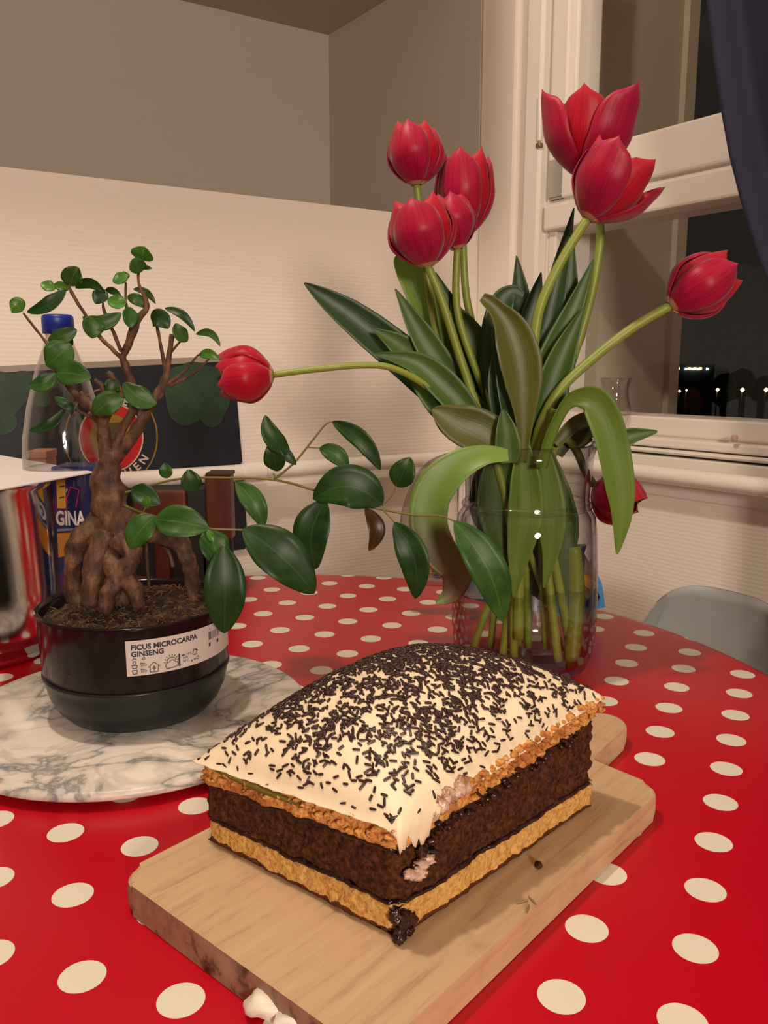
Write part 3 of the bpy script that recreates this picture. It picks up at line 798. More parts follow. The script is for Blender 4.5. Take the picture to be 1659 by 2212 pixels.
twigs = [
 ([(258, 1068, 0), (320, 1050, -.008), (390, 1034, -.014), (480, 1032, -.02), (590, 1036, -.02), (690, 1062, -.02), (760, 1085, -.015), (830, 1101, -.01), (900, 1113, -.01), (950, 1114, -.01), (982, 1126, -.01)], [3, 2.6, 2.5, 2.5, 2.5, 2.8, 2.8, 2.8, 2.5, 2, 1.5]),
 ([(592, 1036, -.02), (635, 1000, -.02), (672, 955, -.02), (702, 918, -.02), (718, 911, -.02)], [2.6, 2.3, 2.2, 2, 1.6]),
 ([(268, 1092, -.01), (330, 1115, -.025), (400, 1132, -.035), (455, 1142, -.04), (527, 1145, -.04)], [3, 2.6, 2.4, 2.2, 2]),
 ([(664, 966, -.02), (690, 968, -.02)], [1.6, 1.4]),
 ([(826, 1092, -.012), (848, 1068, -.014), (856, 1050, -.014)], [1.8, 1.8, 1.4]),
 ([(826, 1100, -.012), (843, 1118, -.014), (852, 1129, -.014)], [1.8, 1.6, 1.4]),
 ([(596, 1034, -.02), (590, 1022, -.02)], [1.6, 1.4]),
 ([(500, 1031, -.02), (509, 1042, -.02)], [1.6, 1.4]),
 ([(310, 1105, -.02), (316, 1092, -.02)], [1.6, 1.2]),
]
for pts, rr in twigs: obj('twig', tb_(pts, rr, None, 7, 0), M_twig, fic)
def leaf_mat(name, c1, c2, rough=.35):
    m = NT(name); tc = m.n('ShaderNodeTexCoord'); s = m.n('ShaderNodeSeparateXYZ'); m.l(tc.outputs['UV'], s.inputs[0])
    mid = m.math('LESS_THAN', m.math('ABSOLUTE', m.math('SUBTRACT', s.outputs[0], .5)), .022)
    n = m.noise(m.tex(), 70, 3); c = m.ramp(n, [(.35, c1), (.65, c2)])
    c = m.mix(m.math('MULTIPLY', mid, .35), c, tuple(min(1, x*2.2) for x in c2)); m.col(c)
    m.set(Roughness=rough); m.b.inputs['Specular IOR Level'].default_value = .35
    tr_ = m.n('ShaderNodeBsdfTranslucent'); m.l(c, tr_.inputs[0]); mx = m.n('ShaderNodeMixShader'); mx.inputs[0].default_value = .22
    m.l(m.b.outputs[0], mx.inputs[1]); m.l(tr_.outputs[0], mx.inputs[2]); m.l(mx.outputs[0], m.out.inputs['Surface']); return m.m
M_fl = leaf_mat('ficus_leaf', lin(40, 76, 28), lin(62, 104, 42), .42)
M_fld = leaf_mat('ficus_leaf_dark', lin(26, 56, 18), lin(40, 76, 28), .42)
M_flb = leaf_mat('ficus_leaf_bright', lin(62, 112, 36), lin(86, 138, 50))
M_flbr = leaf_mat('ficus_leaf_brown', lin(56, 34, 14), lin(84, 56, 26))
LW = [.06, .50, .82, .97, 1.0, .96, .86, .68, .40, .03]
def ficus_leaf(b, t, w, dy=0, dt=None, mt=None, bend=0, Y=YB, cup=.22, prof=LW, name='leaf', wav=.06):
    dt = dy if dt is None else dt
    P0 = at(b[0], b[1], Y+dy); P1 = at(t[0], t[1], Y+dt)
    d = (P1-P0); side = V((-(t[1]-b[1]), -(t[0]-b[0]))); 
    if side.length < 1e-6: side = V((0, 1))
    side.normalize()
    k = d.length*bend
    mid = lambda f: P0 + d*f + V((side.x, 0, side.y))*(-k*math.sin(f*PI)) + V((0, -.10*d.length*math.sin(f*PI), 0))
    P = [mid(f) for f in (0, .25, .5, .75, 1)]
    hw = w/2*mpp(P0)
    face = (V((0, 0, CAMZ))-P0).normalized() + V((rs.uniform(-.35, .35), 0, rs.uniform(-.1, .45)))
    me = blade(P, [x*hw for x in prof], face, cup, nw=6, k=5, thick=.0004, wav=wav, seed=rs.uniform(0, 6))
    return obj(name, me, mt or M_fl, fic)
FL = [
 ((307,562),(312,533),44,0,M_flb,0), ((301,590),(293,556),34,-.004,M_fl,0), ((274,590),(243,608),24,0,M_flb,.1), ((272,604),(266,586),20,.002,M_flb,0),
 ((300,575),(328,580),10,.003,M_fld,0), ((153,618),(170,578),42,0,M_fl,.05), ((120,624),(88,612),24,.004,M_flb,0), ((150,624),(116,614),20,.002,M_flb,0), ((142,626),(58,674),30,-.004,M_fld,.12),
 ((163,622),(228,634),20,0,M_fld,.22), ((228,626),(206,656),30,.004,M_fld,0), ((228,626),(262,640),14,.002,M_fld,.1), ((48,673),(20,654),34,0,M_flb,-.15), ((274,650),(232,646),30,-.002,M_flb,.1),
 ((262,676),(178,684),30,-.006,M_fl,.22), ((206,682),(200,731),42,-.010,M_fl,0), ((283,664),(281,708),32,-.008,M_fl,.0), ((275,640),(320,666),24,.004,M_fl,.08), ((288,624),(336,656),15,.006,M_fld,.15),
 ((325,684),(364,710),38,-.004,M_fld,.15), ((356,666),(421,716),18,0,M_fld,.15), ((406,736),(380,698),30,0,M_fl,.1), ((423,722),(476,748),15,0,M_fl,.25), ((430,768),(474,776),20,.0,M_flb,.15),
 ((166,712),(103,736),30,-.006,M_fl,.05), ((152,742),(100,790),58,-.008,M_fl,.05), ((122,806),(197,816),50,-.014,M_fl,.05), ((120,806),(61,832),32,-.010,M_fl,.15), ((150,745),(156,730),16,0,M_fld,0),
 ((162,884),(118,858),20,-.004,M_fl,.0), ((150,870),(152,894),26,-.006,M_fld,0), ((140,882),(63,930),22,-.006,M_fld,.15), ((268,862),(203,896),46,-.018,M_fl,-.1), ((338,872),(268,826),44,-.008,M_fl,.1), ((252,822),(232,850),30,-.012,M_fld,0),
 ((362,1033),(356,1000),26,-.02,M_fl,0), ((420,1062),(407,1014),40,-.022,M_fld,0), ((284,1056),(346,1090),42,-.012,M_fld,.05), ((313,1098),(322,1072),18,-.02,M_flb,0),
 ((336,1114),(280,1184),54,-.034,M_fl,-.05), ((335,1122),(452,1142),66,-.038,M_fl,.05), ((450,1142),(482,1222),58,-.030,M_fl,0), ((484,1180),(484,1368),80,-.046,M_fld,.03),
 ((526,1142),(679,1282),92,-.042,M_fld,.08), ((509,1042),(569,1140),44,-.022,M_fl,.12), ((703,1080),(682,1230),74,-.024,M_fld,-.12), ((826,1090),(676,1078),84,-.028,M_fld,-.24),
 ((626,978),(573,897),38,-.022,M_fld,.12), ((598,1018),(582,958),42,-.020,M_fld,-.05), ((600,960),(640,1004),22,-.021,M_fld,.0), ((718,911),(822,1016),36,-.022,M_fld,.12), ((690,968),(752,1014),36,-.018,M_fl,.14), ((856,1051),(886,988),50,-.014,M_fld,0),
 ((789,1098),(797,1190),34,-.016,M_flbr,.22), ((852,1129),(897,1293),60,-.018,M_fld,.12), ((982,1126),(1086,1343),74,-.022,M_fl,.08),
 ((450,1144),(462,1172),14,-.045,M_flb,0),
]
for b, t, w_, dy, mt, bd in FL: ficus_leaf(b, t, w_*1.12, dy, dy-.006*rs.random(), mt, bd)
# label wrapped on the pot
def ang_hit(px, py, r=PR+.0004):
    d = ray(px, py); ox, oy = -PC.x, -PC.y
    a_ = d.x**2+d.y**2; b_ = 2*(ox*d.x+oy*d.y); c_ = ox*ox+oy*oy-r*r; disc = max(0, b_*b_-4*a_*c_)
    t = (-b_-math.sqrt(disc))/(2*a_); p = V((d.x*t, d.y*t, CAMZ+d.z*t)); return math.atan2(p.y-PC.y, p.x-PC.x), p.z
th0, zt0 = ang_hit(270, 1386); _, zb0 = ang_hit(276, 1463)
th1, zt1 = ang_hit(470, 1338)

lab_h = zt0-zb0; lab_w = (R(0)-th0)*PR
def lab_pt(x, y, d=.0004):     # x,y in metres from the lower left corner
    a = th0 + x/PR; rr = PR*(.975+.025*((zb0+y)-(TZ+.05))/(zr-.003-TZ-.05))+.0003+d
    return V((PC.x+rr*math.cos(a), PC.y+rr*math.sin(a), zb0+y))
def wrapmesh(me, ox, oy, d):
    for v in me.vertices: v.co = lab_pt(ox+v.co.x, oy+v.co.y, d)
    return me
vs = []; fs = []; nx = 40
for i in range(nx+1):
    for (y, d) in ((0, 0), (lab_h, 0), (lab_h, .00025), (0, .00025)): vs.append(lab_pt(lab_w*i/nx, y, d))
for i in range(nx):
    for k in range(4): fs.append((i*4+k, i*4+4+k, i*4+4+(k+1) % 4, i*4+(k+1) % 4))
fs += [(0, 1, 2, 3), (nx*4+3, nx*4+2, nx*4+1, nx*4)]
lb = obj('label', mesh_from(vs, fs), simple('label_paper', (.62, .57, .54), .45), fic, smooth=False); lb['label'] = 'white care label printed FICUS MICROCARPA GINSENG'
M_ink = simple('ink', (.03, .025, .035), .6)
def ltext(s, size, x, y, bold=.0002): 
    obj('lettering', wrapmesh(text_mesh(s, size, 0, bold), x, y, .0004), M_ink, lb, smooth=False)
k = lab_h
ltext('FICUS MICROCARPA', k*.205, k*.13, k*.74); ltext('GINSENG', k*.205, k*.13, k*.55)
ltext('Max', k*.075, k*.36, k*.32, .00005); ltext('Ø', k*.12, k*.40, k*.44, .00005); ltext('27/17', k*.075, k*.36, k*.25, .00005); ltext('Max', k*.075, k*.36, k*.15, .00005); ltext('27/17', k*.075, k*.36, k*.08, .00005)
ltext('Min 12°C', k*.085, k*1.50, k*.34, .00005); ltext('54°F', k*.085, k*1.54, k*.25, .00005); ltext('24°C', k*.085, k*1.54, k*.16, .00005)
def line_icon(paths, wl=.00028):
    vs, fs = [], []
    for P in paths:
        for (x0, y0), (x1, y1) in zip(P[:-1], P[1:]):
            L = math.hypot(x1-x0, y1-y0) or 1; nx_, ny_ = -(y1-y0)/L*wl, (x1-x0)/L*wl
            b0 = len(vs)
            for x, y in ((x0+nx_, y0+ny_), (x0-nx_, y0-ny_), (x1-nx_, y1-ny_), (x1+nx_, y1+ny_)): vs.append(lab_pt(x, y, .0004))
            fs.append((b0, b0+1, b0+2, b0+3))
    obj('printed_icon', mesh_from(vs, fs), M_ink, lb, smooth=False)
def circ(cx, cy, r, a0=0, a1=360, n=12): return [(cx+r*math.cos(R(a0+(a1-a0)*i/n)), cy+r*math.sin(R(a0+(a1-a0)*i/n))) for i in range(n+1)]
q = lambda *p: [(x*k, y*k) for x, y in p]
line_icon([q((.14,.30),(.16,.22),(.26,.22),(.28,.30),(.14,.30)), q((.14,.16),(.16,.06),(.26,.06),(.28,.16),(.14,.16)), circ(.21*k, .38*k, .04*k), circ(.21*k, .45*k, .05*k, 0, 180, 6)])
line_icon([q((.56,.20),(.72,.34),(.88,.20)), q((.61,.22),(.61,.06),(.83,.06),(.83,.22)), circ(.72*k, .17*k, .035*k), q((.72,.08),(.72,.24))])
line_icon([circ(1.12*k, .17*k, .09*k, 90, 300, 8), circ(1.22*k, .22*k, .09*k, 20, 160, 7), circ(1.32*k, .17*k, .07*k, -90, 100, 7), q((1.12,.09),(1.32,.09)), circ(1.2*k, .26*k, .13*k, 10, 190, 10)] + [q((1.2+.16*math.cos(R(a)), .26+.16*math.sin(R(a))), (1.2+.22*math.cos(R(a)), .26+.22*math.sin(R(a)))) for a in range(10, 180, 24)])
line_icon([q((1.42,.14),(1.42,.44)), q((1.44,.14),(1.44,.44)), circ(1.43*k, .12*k, .03*k)], .0004)
line_icon([q((1.86,.32),(1.96,.28),(2.0,.4),(1.9,.46),(1.86,.32)), q((1.96,.46),(2.04,.38)), circ(1.93*k, .16*k, .025*k), circ(2.03*k, .18*k, .04*k), circ(1.83*k, .14*k, .02*k)])
bars = []; xq = 2.48
while xq < 2.95: bars.append(q((xq, .56), (xq, .80))); xq += rs.choice((.025, .04, .055))
line_icon(bars, .00022); line_icon([q((2.48, .42), (2.95, .42))], .0015); line_icon([q((2.48, .88), (2.95, .88))], .0002)

# ================================================================== jug, water, tulips
JC = V((.131, .752, 0)); JR = .0672; NR = .0570
M_jug = glass_thin('jug_glass', tint=(.955, .955, .95), base=.035, power=4, edge=(.30, .25, .29), edge_amt=1.0)
jug = thing('glass_jug', 'tall clear glass jug holding the red tulips, with a loop handle', 'jug', (JC.x, JC.y, TZ))
zh = .213
out_p = [(0, .0012), (JR*.70, .0012), (JR*.80, .003), (JR*.90, .010), (JR*.965, .022), (JR*.995, .045), (JR, .07), (JR*.985, .10), (JR*.955, .135), (JR*.93, .148), (JR*.885, .153), (NR, .157), (NR*.985, .165), (NR, .20), (NR*1.02, zh)]
in_p = [(NR*.965, zh+.0008), (NR*.93, .20), (NR*.92, .165), (NR*.93, .156), (JR*.87, .147), (JR*.90, .134), (JR*.93, .10), (JR*.945, .07), (JR*.94, .045), (JR*.91, .024), (JR*.82, .012), (0, .009)]
jb = lathe([(r, z+TZ) for r, z in out_p+in_p], 72, JC)
# pouring lip towards the right / back
ld = V((.93, .37, 0)).normalized()
for v in jb.verts:
    if v.co.z > TZ+.185:
        d = V((v.co.x-JC.x, v.co.y-JC.y, 0)); 
        if d.length > .03:
            w = max(0, d.normalized().dot(ld)-.80)/.20; kz = (v.co.z-TZ-.185)/.028
            v.co += ld*(.017*w*kz**1.5) + V((0, 0, .012*w*kz))
obj('body', jb, M_jug, jug)
hd = V((-.98, .12, 0)).normalized()
P = [JC+hd*(NR*.98)+V((0,0,TZ+.193)), JC+hd*(NR+.014)+V((0,0,TZ+.197)), JC+hd*(NR+.036)+V((0,0,TZ+.185)), JC+hd*(NR+.050)+V((0,0,TZ+.155)), JC+hd*(NR+.054)+V((0,0,TZ+.125)), JC+hd*(NR+.053)+V((0,0,TZ+.100)), JC+hd*(NR+.044)+V((0,0,TZ+.086)), JC+hd*(JR+.008)+V((0,0,TZ+.084)), JC+hd*(JR*.985)+V((0,0,TZ+.086))]
M_hand = glass_thin('handle_glass', tint=(.82, .80, .79), base=.06, power=3, edge=(.16, .11, .14), edge_amt=1.0)
obj('handle', tube(P, [.0085, .0078, .007, .0068, .0068, .0068, .0066, .0066, .008], 14), M_hand, jug)
obj('rim', lathe([(NR*1.0, TZ+zh-.002), (NR*1.045, TZ+zh), (NR*1.05, TZ+zh+.0018), (NR*1.0, TZ+zh+.003), (NR*.96, TZ+zh+.0015), (NR*.97, TZ+zh-.001)], 72, JC), M_hand, jug) if False else None
obj('collar', lathe([(NR*1.0, TZ+.1555), (NR*1.035, TZ+.1565), (NR*1.045, TZ+.1585), (NR*1.03, TZ+.1605), (NR*.995, TZ+.162)], 72, JC), M_jug, jug)
WL = .0775
M_water = glass_thin('water', tint=(.93, .95, .88), base=.02, power=5, edge=(.6, .6, .5), edge_amt=.3)
wr = .94
tag(obj('water', lathe([(0, TZ+.0095), (JR*.80, TZ+.0125), (JR*.885, TZ+.024), (JR*.925, TZ+.045), (JR*.935, TZ+WL), (JR*.9, TZ+WL-.0008), (0, TZ+WL-.0008)], 64, JC), M_water), 'clear water in the lower part of the glass jug around the stems', 'water')

def petal_mat(name, c1, c2, edge):
    m = NT(name); tc = m.n('ShaderNodeTexCoord'); s = m.n('ShaderNodeSeparateXYZ'); m.l(tc.outputs['UV'], s.inputs[0])
    mp = m.n('ShaderNodeMapping'); mp.inputs['Scale'].default_value = (26, 1.6, 1); m.l(tc.outputs['UV'], mp.inputs['Vector'])
    n = m.noise(mp.outputs[0], 1.2, 4); c = m.ramp(n, [(.3, c1), (.7, c2)])
    e = m.math('POWER', m.math('ABSOLUTE', m.math('MULTIPLY', m.math('SUBTRACT', s.outputs[0], .5), 2)), 6)
    c = m.mix(m.math('MULTIPLY', e, .04), c, edge)
    tip = m.math('POWER', s.outputs[1], 9); c = m.mix(m.math('MULTIPLY', tip, .28), c, edge)
    bs_ = m.math('MULTIPLY', m.math('LESS_THAN', m.math('ADD', s.outputs[1], m.math('MULTIPLY', n, .06)), .075), .8); c = m.mix(bs_, c, lin(206, 168, 130))
    m.col(c); m.set(Roughness=.42); m.b.inputs['Sheen Weight'].default_value = .15
    m.b.inputs['Specular IOR Level'].default_value = .3
    tr_ = m.n('ShaderNodeBsdfTranslucent'); m.l(c, tr_.inputs[0]); mx = m.n('ShaderNodeMixShader'); mx.inputs[0].default_value = .25
    m.l(m.b.outputs[0], mx.inputs[1]); m.l(tr_.outputs[0], mx.inputs[2]); m.l(mx.outputs[0], m.out.inputs['Surface'])
    m.bump(n, .3, .0006); return m.m
M_pet = petal_mat('tulip_petal', lin(158, 2, 46), lin(194, 14, 70), lin(214, 100, 130))
M_petr = petal_mat('tulip_petal_red', lin(168, 2, 34), lin(204, 10, 52), lin(222, 96, 112))
M_stem = NT('tulip_stem'); M_stem.col(M_stem.mix(M_stem.noise(M_stem.tex(), 40), lin(118, 136, 44), lin(142, 150, 62))); M_stem.set(Roughness=.45); M_stem = M_stem.m
def tl_mat(name, c1, c2):
    m = NT(name); tc = m.n('ShaderNodeTexCoord'); mp = m.n('ShaderNodeMapping'); mp.inputs['Scale'].default_value = (30, 1.2, 1); m.l(tc.outputs['UV'], mp.inputs['Vector'])
    n = m.noise(mp.outputs[0], 1, 3); n2 = m.noise(m.tex(), 14, 2); c = m.ramp(m.math('MULTIPLY_ADD', n, .6, m.math('MULTIPLY', n2, .4)), [(.35, c1), (.65, c2)])
    m.col(c); m.set(Roughness=.42); m.bump(n, .25, .0005)
    tr_ = m.n('ShaderNodeBsdfTranslucent'); m.l(c, tr_.inputs[0]); mx = m.n('ShaderNodeMixShader'); mx.inputs[0].default_value = .25
    m.l(m.b.outputs[0], mx.inputs[1]); m.l(tr_.outputs[0], mx.inputs[2]); m.l(mx.outputs[0], m.out.inputs['Surface']); return m.m
M_tl = tl_mat('tulip_leaf', lin(54, 84, 28), lin(84, 114, 44))
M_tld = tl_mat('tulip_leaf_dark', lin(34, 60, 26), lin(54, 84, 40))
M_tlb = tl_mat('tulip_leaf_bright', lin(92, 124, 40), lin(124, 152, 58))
M_tlo = tl_mat('tulip_leaf_olive', lin(78, 82, 28), lin(104, 104, 40))
m = NT('tulip_leaf_browning'); tc = m.n('ShaderNodeTexCoord'); s_ = m.n('ShaderNodeSeparateXYZ'); m.l(tc.outputs['UV'], s_.inputs[0])
n = m.noise(m.tex(), 45, 3)
f_ = m.math('ADD', s_.outputs[1], m.math('MULTIPLY', m.math('SUBTRACT', n, .5), .25))
m.col(m.ramp(f_, [(.0, lin(108, 138, 50)), (.42, lin(92, 122, 42)), (.56, lin(78, 76, 30)), (.74, lin(86, 58, 30)), (.88, lin(88, 62, 32)), (.93, lin(88, 112, 40))])); m.set(Roughness=.45)
M_tlbb = m.m
JY = JC.y
def B(px, py, dy=0): return at(px, py, JY+dy)
def petal(base, axis, ang, L, Rm, hw, spread, tipin, mt, parent, r0=.004, notch=0):
    """one tulip petal: curved shell following the cup"""
    ax = axis.normalized(); x = ax.cross(V((0, 1, .1))); x.normalize(); y = ax.cross(x)
    nv, nu = 14, 8; vs, uvs, fs = [], [], []
    for skin in range(2):
        for i in range(nv+1):
            t = i/nv
            # radius profile: rises fast, max at 45%, closes (tipin) near the tip
            rad = r0*(1-t) + Rm*(math.sin(min(1, t/.55)*PI/2)**.8 if t < .55 else 1-(1-tipin)*((t-.55)/.45)**1.7)
            rad += spread*t*t
            w = hw*(math.sin(PI*.5*min(1, t/.5+.14))**.8)*(1 if t < .5 else math.sqrt(max(0, 1-((t-.5)/.5)**2.7)))
            z = L*(t*.96+.0)
            if i == nv: w = hw*.03
            for j in range(nu+1):
                s = 2*j/nu-1; phi = ang + s*w/max(rad, .006)*1.0
                rr = rad*(1-.06*s*s) - skin*.0007 + .0012*math.cos(s*PI)*(t > .2)*t
                zz = z + L*(.035*(1-abs(s))**1.5*(t > .6)*(t-.6)/.4) - L*.03*s*s*t
                d = x*math.cos(phi)+y*math.sin(phi)
                vs.append(base+ax*zz+d*(rr+.0009*noise.noise(V((ang*3, t*4, s*3))))); uvs.append((j/nu, t))
    st = (nv+1)*(nu+1)
    for i in range(nv):
        for j in range(nu):
            a = i*(nu+1)+j; qd = (a, a+1, a+nu+2, a+nu+1); fs.append(qd); fs.append(tuple(st+q_ for q_ in qd[::-1]))
        a = i*(nu+1); fs.append((a, a+nu+1, st+a+nu+1, st+a)); a += nu; fs.append((a+nu+1, a, st+a, st+a+nu+1))
    me = mesh_from(vs, fs); uv = me.uv_layers.new(name='UVMap')
    for l in me.loops: uv.data[l.index].uv = uvs[l.vertex_index]
    return obj('petal', me, mt, parent)
def tulip(label, stem, base, tip, wpx, stem_r=9, tilt=0, spread=0, tipin=.45, rot=0, mt=None, fdy=0, seed=0):
    rg = random.Random(seed)
    root_p = B(*stem[-1]); root_p.z = max(root_p.z, TZ+.013)
    t = thing('tulip', label, 'tulip', tuple(root_p))
    Pb = B(base[0], base[1], fdy); Pt = B(tip[0], tip[1], fdy+tilt)
    P = [Pb] + [B(*q_) for q_ in stem[1:]]
    for q_ in P:
        q_.z = max(q_.z, TZ+.014)
        d = V((q_.x-JC.x, q_.y-JC.y, 0))
        if q_.z < TZ+.215 and d.length > NR*.84 and stem is not DROOP: d = d.normalized()*NR*.84; q_.x = JC.x+d.x; q_.y = JC.y+d.y
    mp_ = mpp(Pb)
    obj('stem', tube(P, [stem_r*mp_*.9]+[stem_r*mp_]*4, 12), M_stem, t)
    ax = Pt-Pb; L = ax.length; Rm = wpx/2*mp_*.93; mt = mt or M_pet
    for k_ in range(3): petal(Pb, ax, rot+k_*2*PI/3+PI/3, L*rg.uniform(.93, 1.0), Rm*.86, Rm*.85, spread*.6, tipin, M_petr, t)
    for k_ in range(3): petal(Pb, ax, rot+k_*2*PI/3+rg.uniform(-.08, .08), L*rg.uniform(.9, .99), Rm*1.0, Rm*.90, spread*rg.uniform(.6, 1.4), tipin*rg.uniform(.95, 1.15), mt, t, r0=.005)
    return t
DROOP = [(1286, 1048, .01), (1266, 1022, .01), (1246, 975, .012), (1222, 948, .012), (1196, 975, .01), (1180, 1080, 0), (1172, 1200, -.0), (1180, 1400, .0)]
T = {}
T['t1'] = tulip('tall red tulip at the top left of the bunch, above its neighbours', [(900, 404, .01), (912, 500, .01), (935, 680, .01), (965, 800, .01), (1040, 950, .01), (1075, 1150, .01), (1060, 1430, .02)], (900, 400), (892, 258), 128, 8.5, 0, 0, .62, R(75), fdy=.01, seed=1)
T['t3'] = tulip('red tulip in the left cluster with one petal standing out to the right', [(1003, 530, .02), (1005, 620, .02), (1020, 700, .02), (1060, 850, .01), (1095, 980, .01), (1130, 1150, .01), (1140, 1430, .02)], (1000, 510), (1003, 322), 128, 8.5, 0, .004, .7, R(80), fdy=.02, seed=2)
T['t4'] = tulip('small red tulip tucked between the two flowers of the left cluster', [(985, 540, 0), (985, 640, 0), (1000, 720, 0), (1050, 860, 0), (1090, 990, 0), (1100, 1150, 0), (1010, 1420, 0)], (988, 538), (962, 415), 112, 8.5, 0, .002, .6, R(100), fdy=.0, seed=3)
T['t2'] = tulip('open red tulip lowest of the left cluster, nearest the wall side', [(928, 578, -.02), (955, 650, -.02), (990, 760, -.02), (1030, 880, -.02), (1070, 990, -.02), (1105, 1160, -.02), (1110, 1440, -.02)], (925, 576), (895, 418), 156, 9.5, 0, .002, .66, R(82), fdy=-.02, seed=4)
T['t5'] = tulip('largest red tulip at the top right of the bunch, wide open', [(1262, 380, .03), (1296, 480, .03), (1285, 600, .03), (1255, 720, .03), (1205, 870, .02), (1160, 980, .01), (1120, 1160, .0), (1085, 1430, -.01)], (1262, 386), (1284, 200), 172, 9.5, 0, .013, .92, R(2), fdy=.03, seed=5)
T['t6'] = tulip('red tulip leaning right in front of the largest flower', [(1270, 476, -.03), (1215, 560, -.03), (1168, 660, -.03), (1152, 760, -.03), (1140, 880, -.03), (1138, 1000, -.02), (1175, 1180, -.01), (1205, 1440, -.02)], (1268, 474), (1362, 330), 160, 11, 0, .013, .85, R(62), fdy=-.03, seed=6)
T['t7'] = tulip('red tulip on a long stem reaching far to the right of the window', [(1442, 662, -.02), (1370, 706, -.02), (1280, 775, -.02), (1205, 848, -.02), (1165, 930, -.02), (1152, 1020, -.02), (1190, 1180, -.01), (1235, 1420, 0)], (1446, 662), (1586, 572), 138, 11, 0, .003, .62, R(85), fdy=-.02, seed=7)
T['t8'] = tulip('red tulip on a horizontal stem at the far left beside the ficus', [(592, 808, -.05), (680, 798, -.05), (780, 789, -.045), (850, 796, -.04), (930, 840, -.03), (1020, 920, -.02), (1078, 1000, -.01), (1140, 1180, 0), (1215, 1410, .01)], (590, 810), (464, 815), 126, 7.5, 0, .001, .66, R(75), mt=M_petr, fdy=-.05, seed=8)
T['t9'] = tulip('drooping red tulip hanging down right of the jug', DROOP, (1284, 1048), (1384, 1106), 118, 9, -.02, .001, .6, R(80), fdy=.01, seed=9)
T['t10'] = tulip('pale pink tulip half hidden behind the leaves left of the window pane', [(1228, 770, .05), (1215, 850, .05), (1190, 930, .03), (1160, 1020, .02), (1130, 1180, .02), (1120, 1420, .03)], (1228, 768), (1232, 624), 74, 7, 0, 0, .5, R(80), mt=petal_mat('tulip_petal_pale', lin(196, 74, 92), lin(214, 110, 120), lin(226, 160, 160)), fdy=.05, seed=12)
TW = [.62, .8, .95, 1.0, .98, .9, .74, .5, .24, .03]
leaf_n = 0
def tleaf(tn, P, w_, mt, dy=0, dy2=None, cup=.35, prof=TW, tw_=None, face=(0, -1, .15), wav=.04):
    dy2 = dy if dy2 is None else dy2; n = len(P)
    pts = [B(x_, y_, dy+(dy2-dy)*i/(n-1)) for i, (x_, y_) in enumerate(P)]
    for q_ in pts:
        d = V((q_.x-JC.x, q_.y-JC.y, 0))
        if q_.z < TZ+.19 and P is not None and d.length > NR*.8 and tn is not None and i_in: d = d.normalized()*NR*.8; q_.x = JC.x+d.x; q_.y = JC.y+d.y
    hw = w_/2*mpp(pts[0])
    return obj('leaf', blade(pts, [x_*hw for x_ in prof], face, cup, tw_, 8, 6, .0007, wav, len(P)+w_), mt, T[tn])
i_in = False
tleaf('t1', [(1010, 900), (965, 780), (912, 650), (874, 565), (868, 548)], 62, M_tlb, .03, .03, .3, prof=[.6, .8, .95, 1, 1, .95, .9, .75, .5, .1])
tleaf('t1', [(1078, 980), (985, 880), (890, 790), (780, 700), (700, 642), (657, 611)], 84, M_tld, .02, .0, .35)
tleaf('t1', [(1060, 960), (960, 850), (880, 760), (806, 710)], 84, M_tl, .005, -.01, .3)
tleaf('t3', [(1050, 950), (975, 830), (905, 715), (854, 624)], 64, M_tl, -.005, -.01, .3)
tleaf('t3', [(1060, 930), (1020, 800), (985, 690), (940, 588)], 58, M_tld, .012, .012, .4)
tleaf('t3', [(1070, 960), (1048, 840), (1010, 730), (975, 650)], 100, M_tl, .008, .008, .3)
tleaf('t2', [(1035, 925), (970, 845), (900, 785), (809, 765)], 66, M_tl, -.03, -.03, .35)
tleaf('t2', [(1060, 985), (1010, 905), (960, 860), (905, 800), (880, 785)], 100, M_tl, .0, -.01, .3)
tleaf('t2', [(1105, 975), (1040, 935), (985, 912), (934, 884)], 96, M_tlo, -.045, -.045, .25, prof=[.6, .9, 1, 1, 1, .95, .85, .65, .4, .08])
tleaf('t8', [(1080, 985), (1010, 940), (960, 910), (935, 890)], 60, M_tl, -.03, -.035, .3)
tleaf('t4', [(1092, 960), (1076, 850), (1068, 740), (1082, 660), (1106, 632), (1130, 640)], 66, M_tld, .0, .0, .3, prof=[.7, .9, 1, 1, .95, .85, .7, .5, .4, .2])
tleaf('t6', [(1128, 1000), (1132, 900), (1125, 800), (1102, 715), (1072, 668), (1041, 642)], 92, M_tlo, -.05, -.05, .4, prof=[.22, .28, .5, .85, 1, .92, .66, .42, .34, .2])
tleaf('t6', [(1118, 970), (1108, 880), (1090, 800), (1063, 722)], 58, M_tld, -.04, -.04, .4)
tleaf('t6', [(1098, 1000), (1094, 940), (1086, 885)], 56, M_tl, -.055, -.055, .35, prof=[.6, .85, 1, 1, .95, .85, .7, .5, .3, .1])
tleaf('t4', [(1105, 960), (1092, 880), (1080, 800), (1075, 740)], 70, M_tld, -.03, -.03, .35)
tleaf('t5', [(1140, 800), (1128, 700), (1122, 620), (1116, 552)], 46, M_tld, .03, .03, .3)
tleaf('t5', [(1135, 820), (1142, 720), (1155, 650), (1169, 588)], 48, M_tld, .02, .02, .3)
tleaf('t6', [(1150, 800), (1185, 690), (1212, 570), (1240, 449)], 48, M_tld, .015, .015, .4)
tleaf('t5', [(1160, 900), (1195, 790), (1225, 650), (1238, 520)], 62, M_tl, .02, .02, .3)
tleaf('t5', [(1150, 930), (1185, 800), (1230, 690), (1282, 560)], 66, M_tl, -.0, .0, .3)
tleaf('t7', [(1150, 960), (1185, 850), (1222, 750), (1262, 664)], 66, M_tl, -.012, -.012, .4)
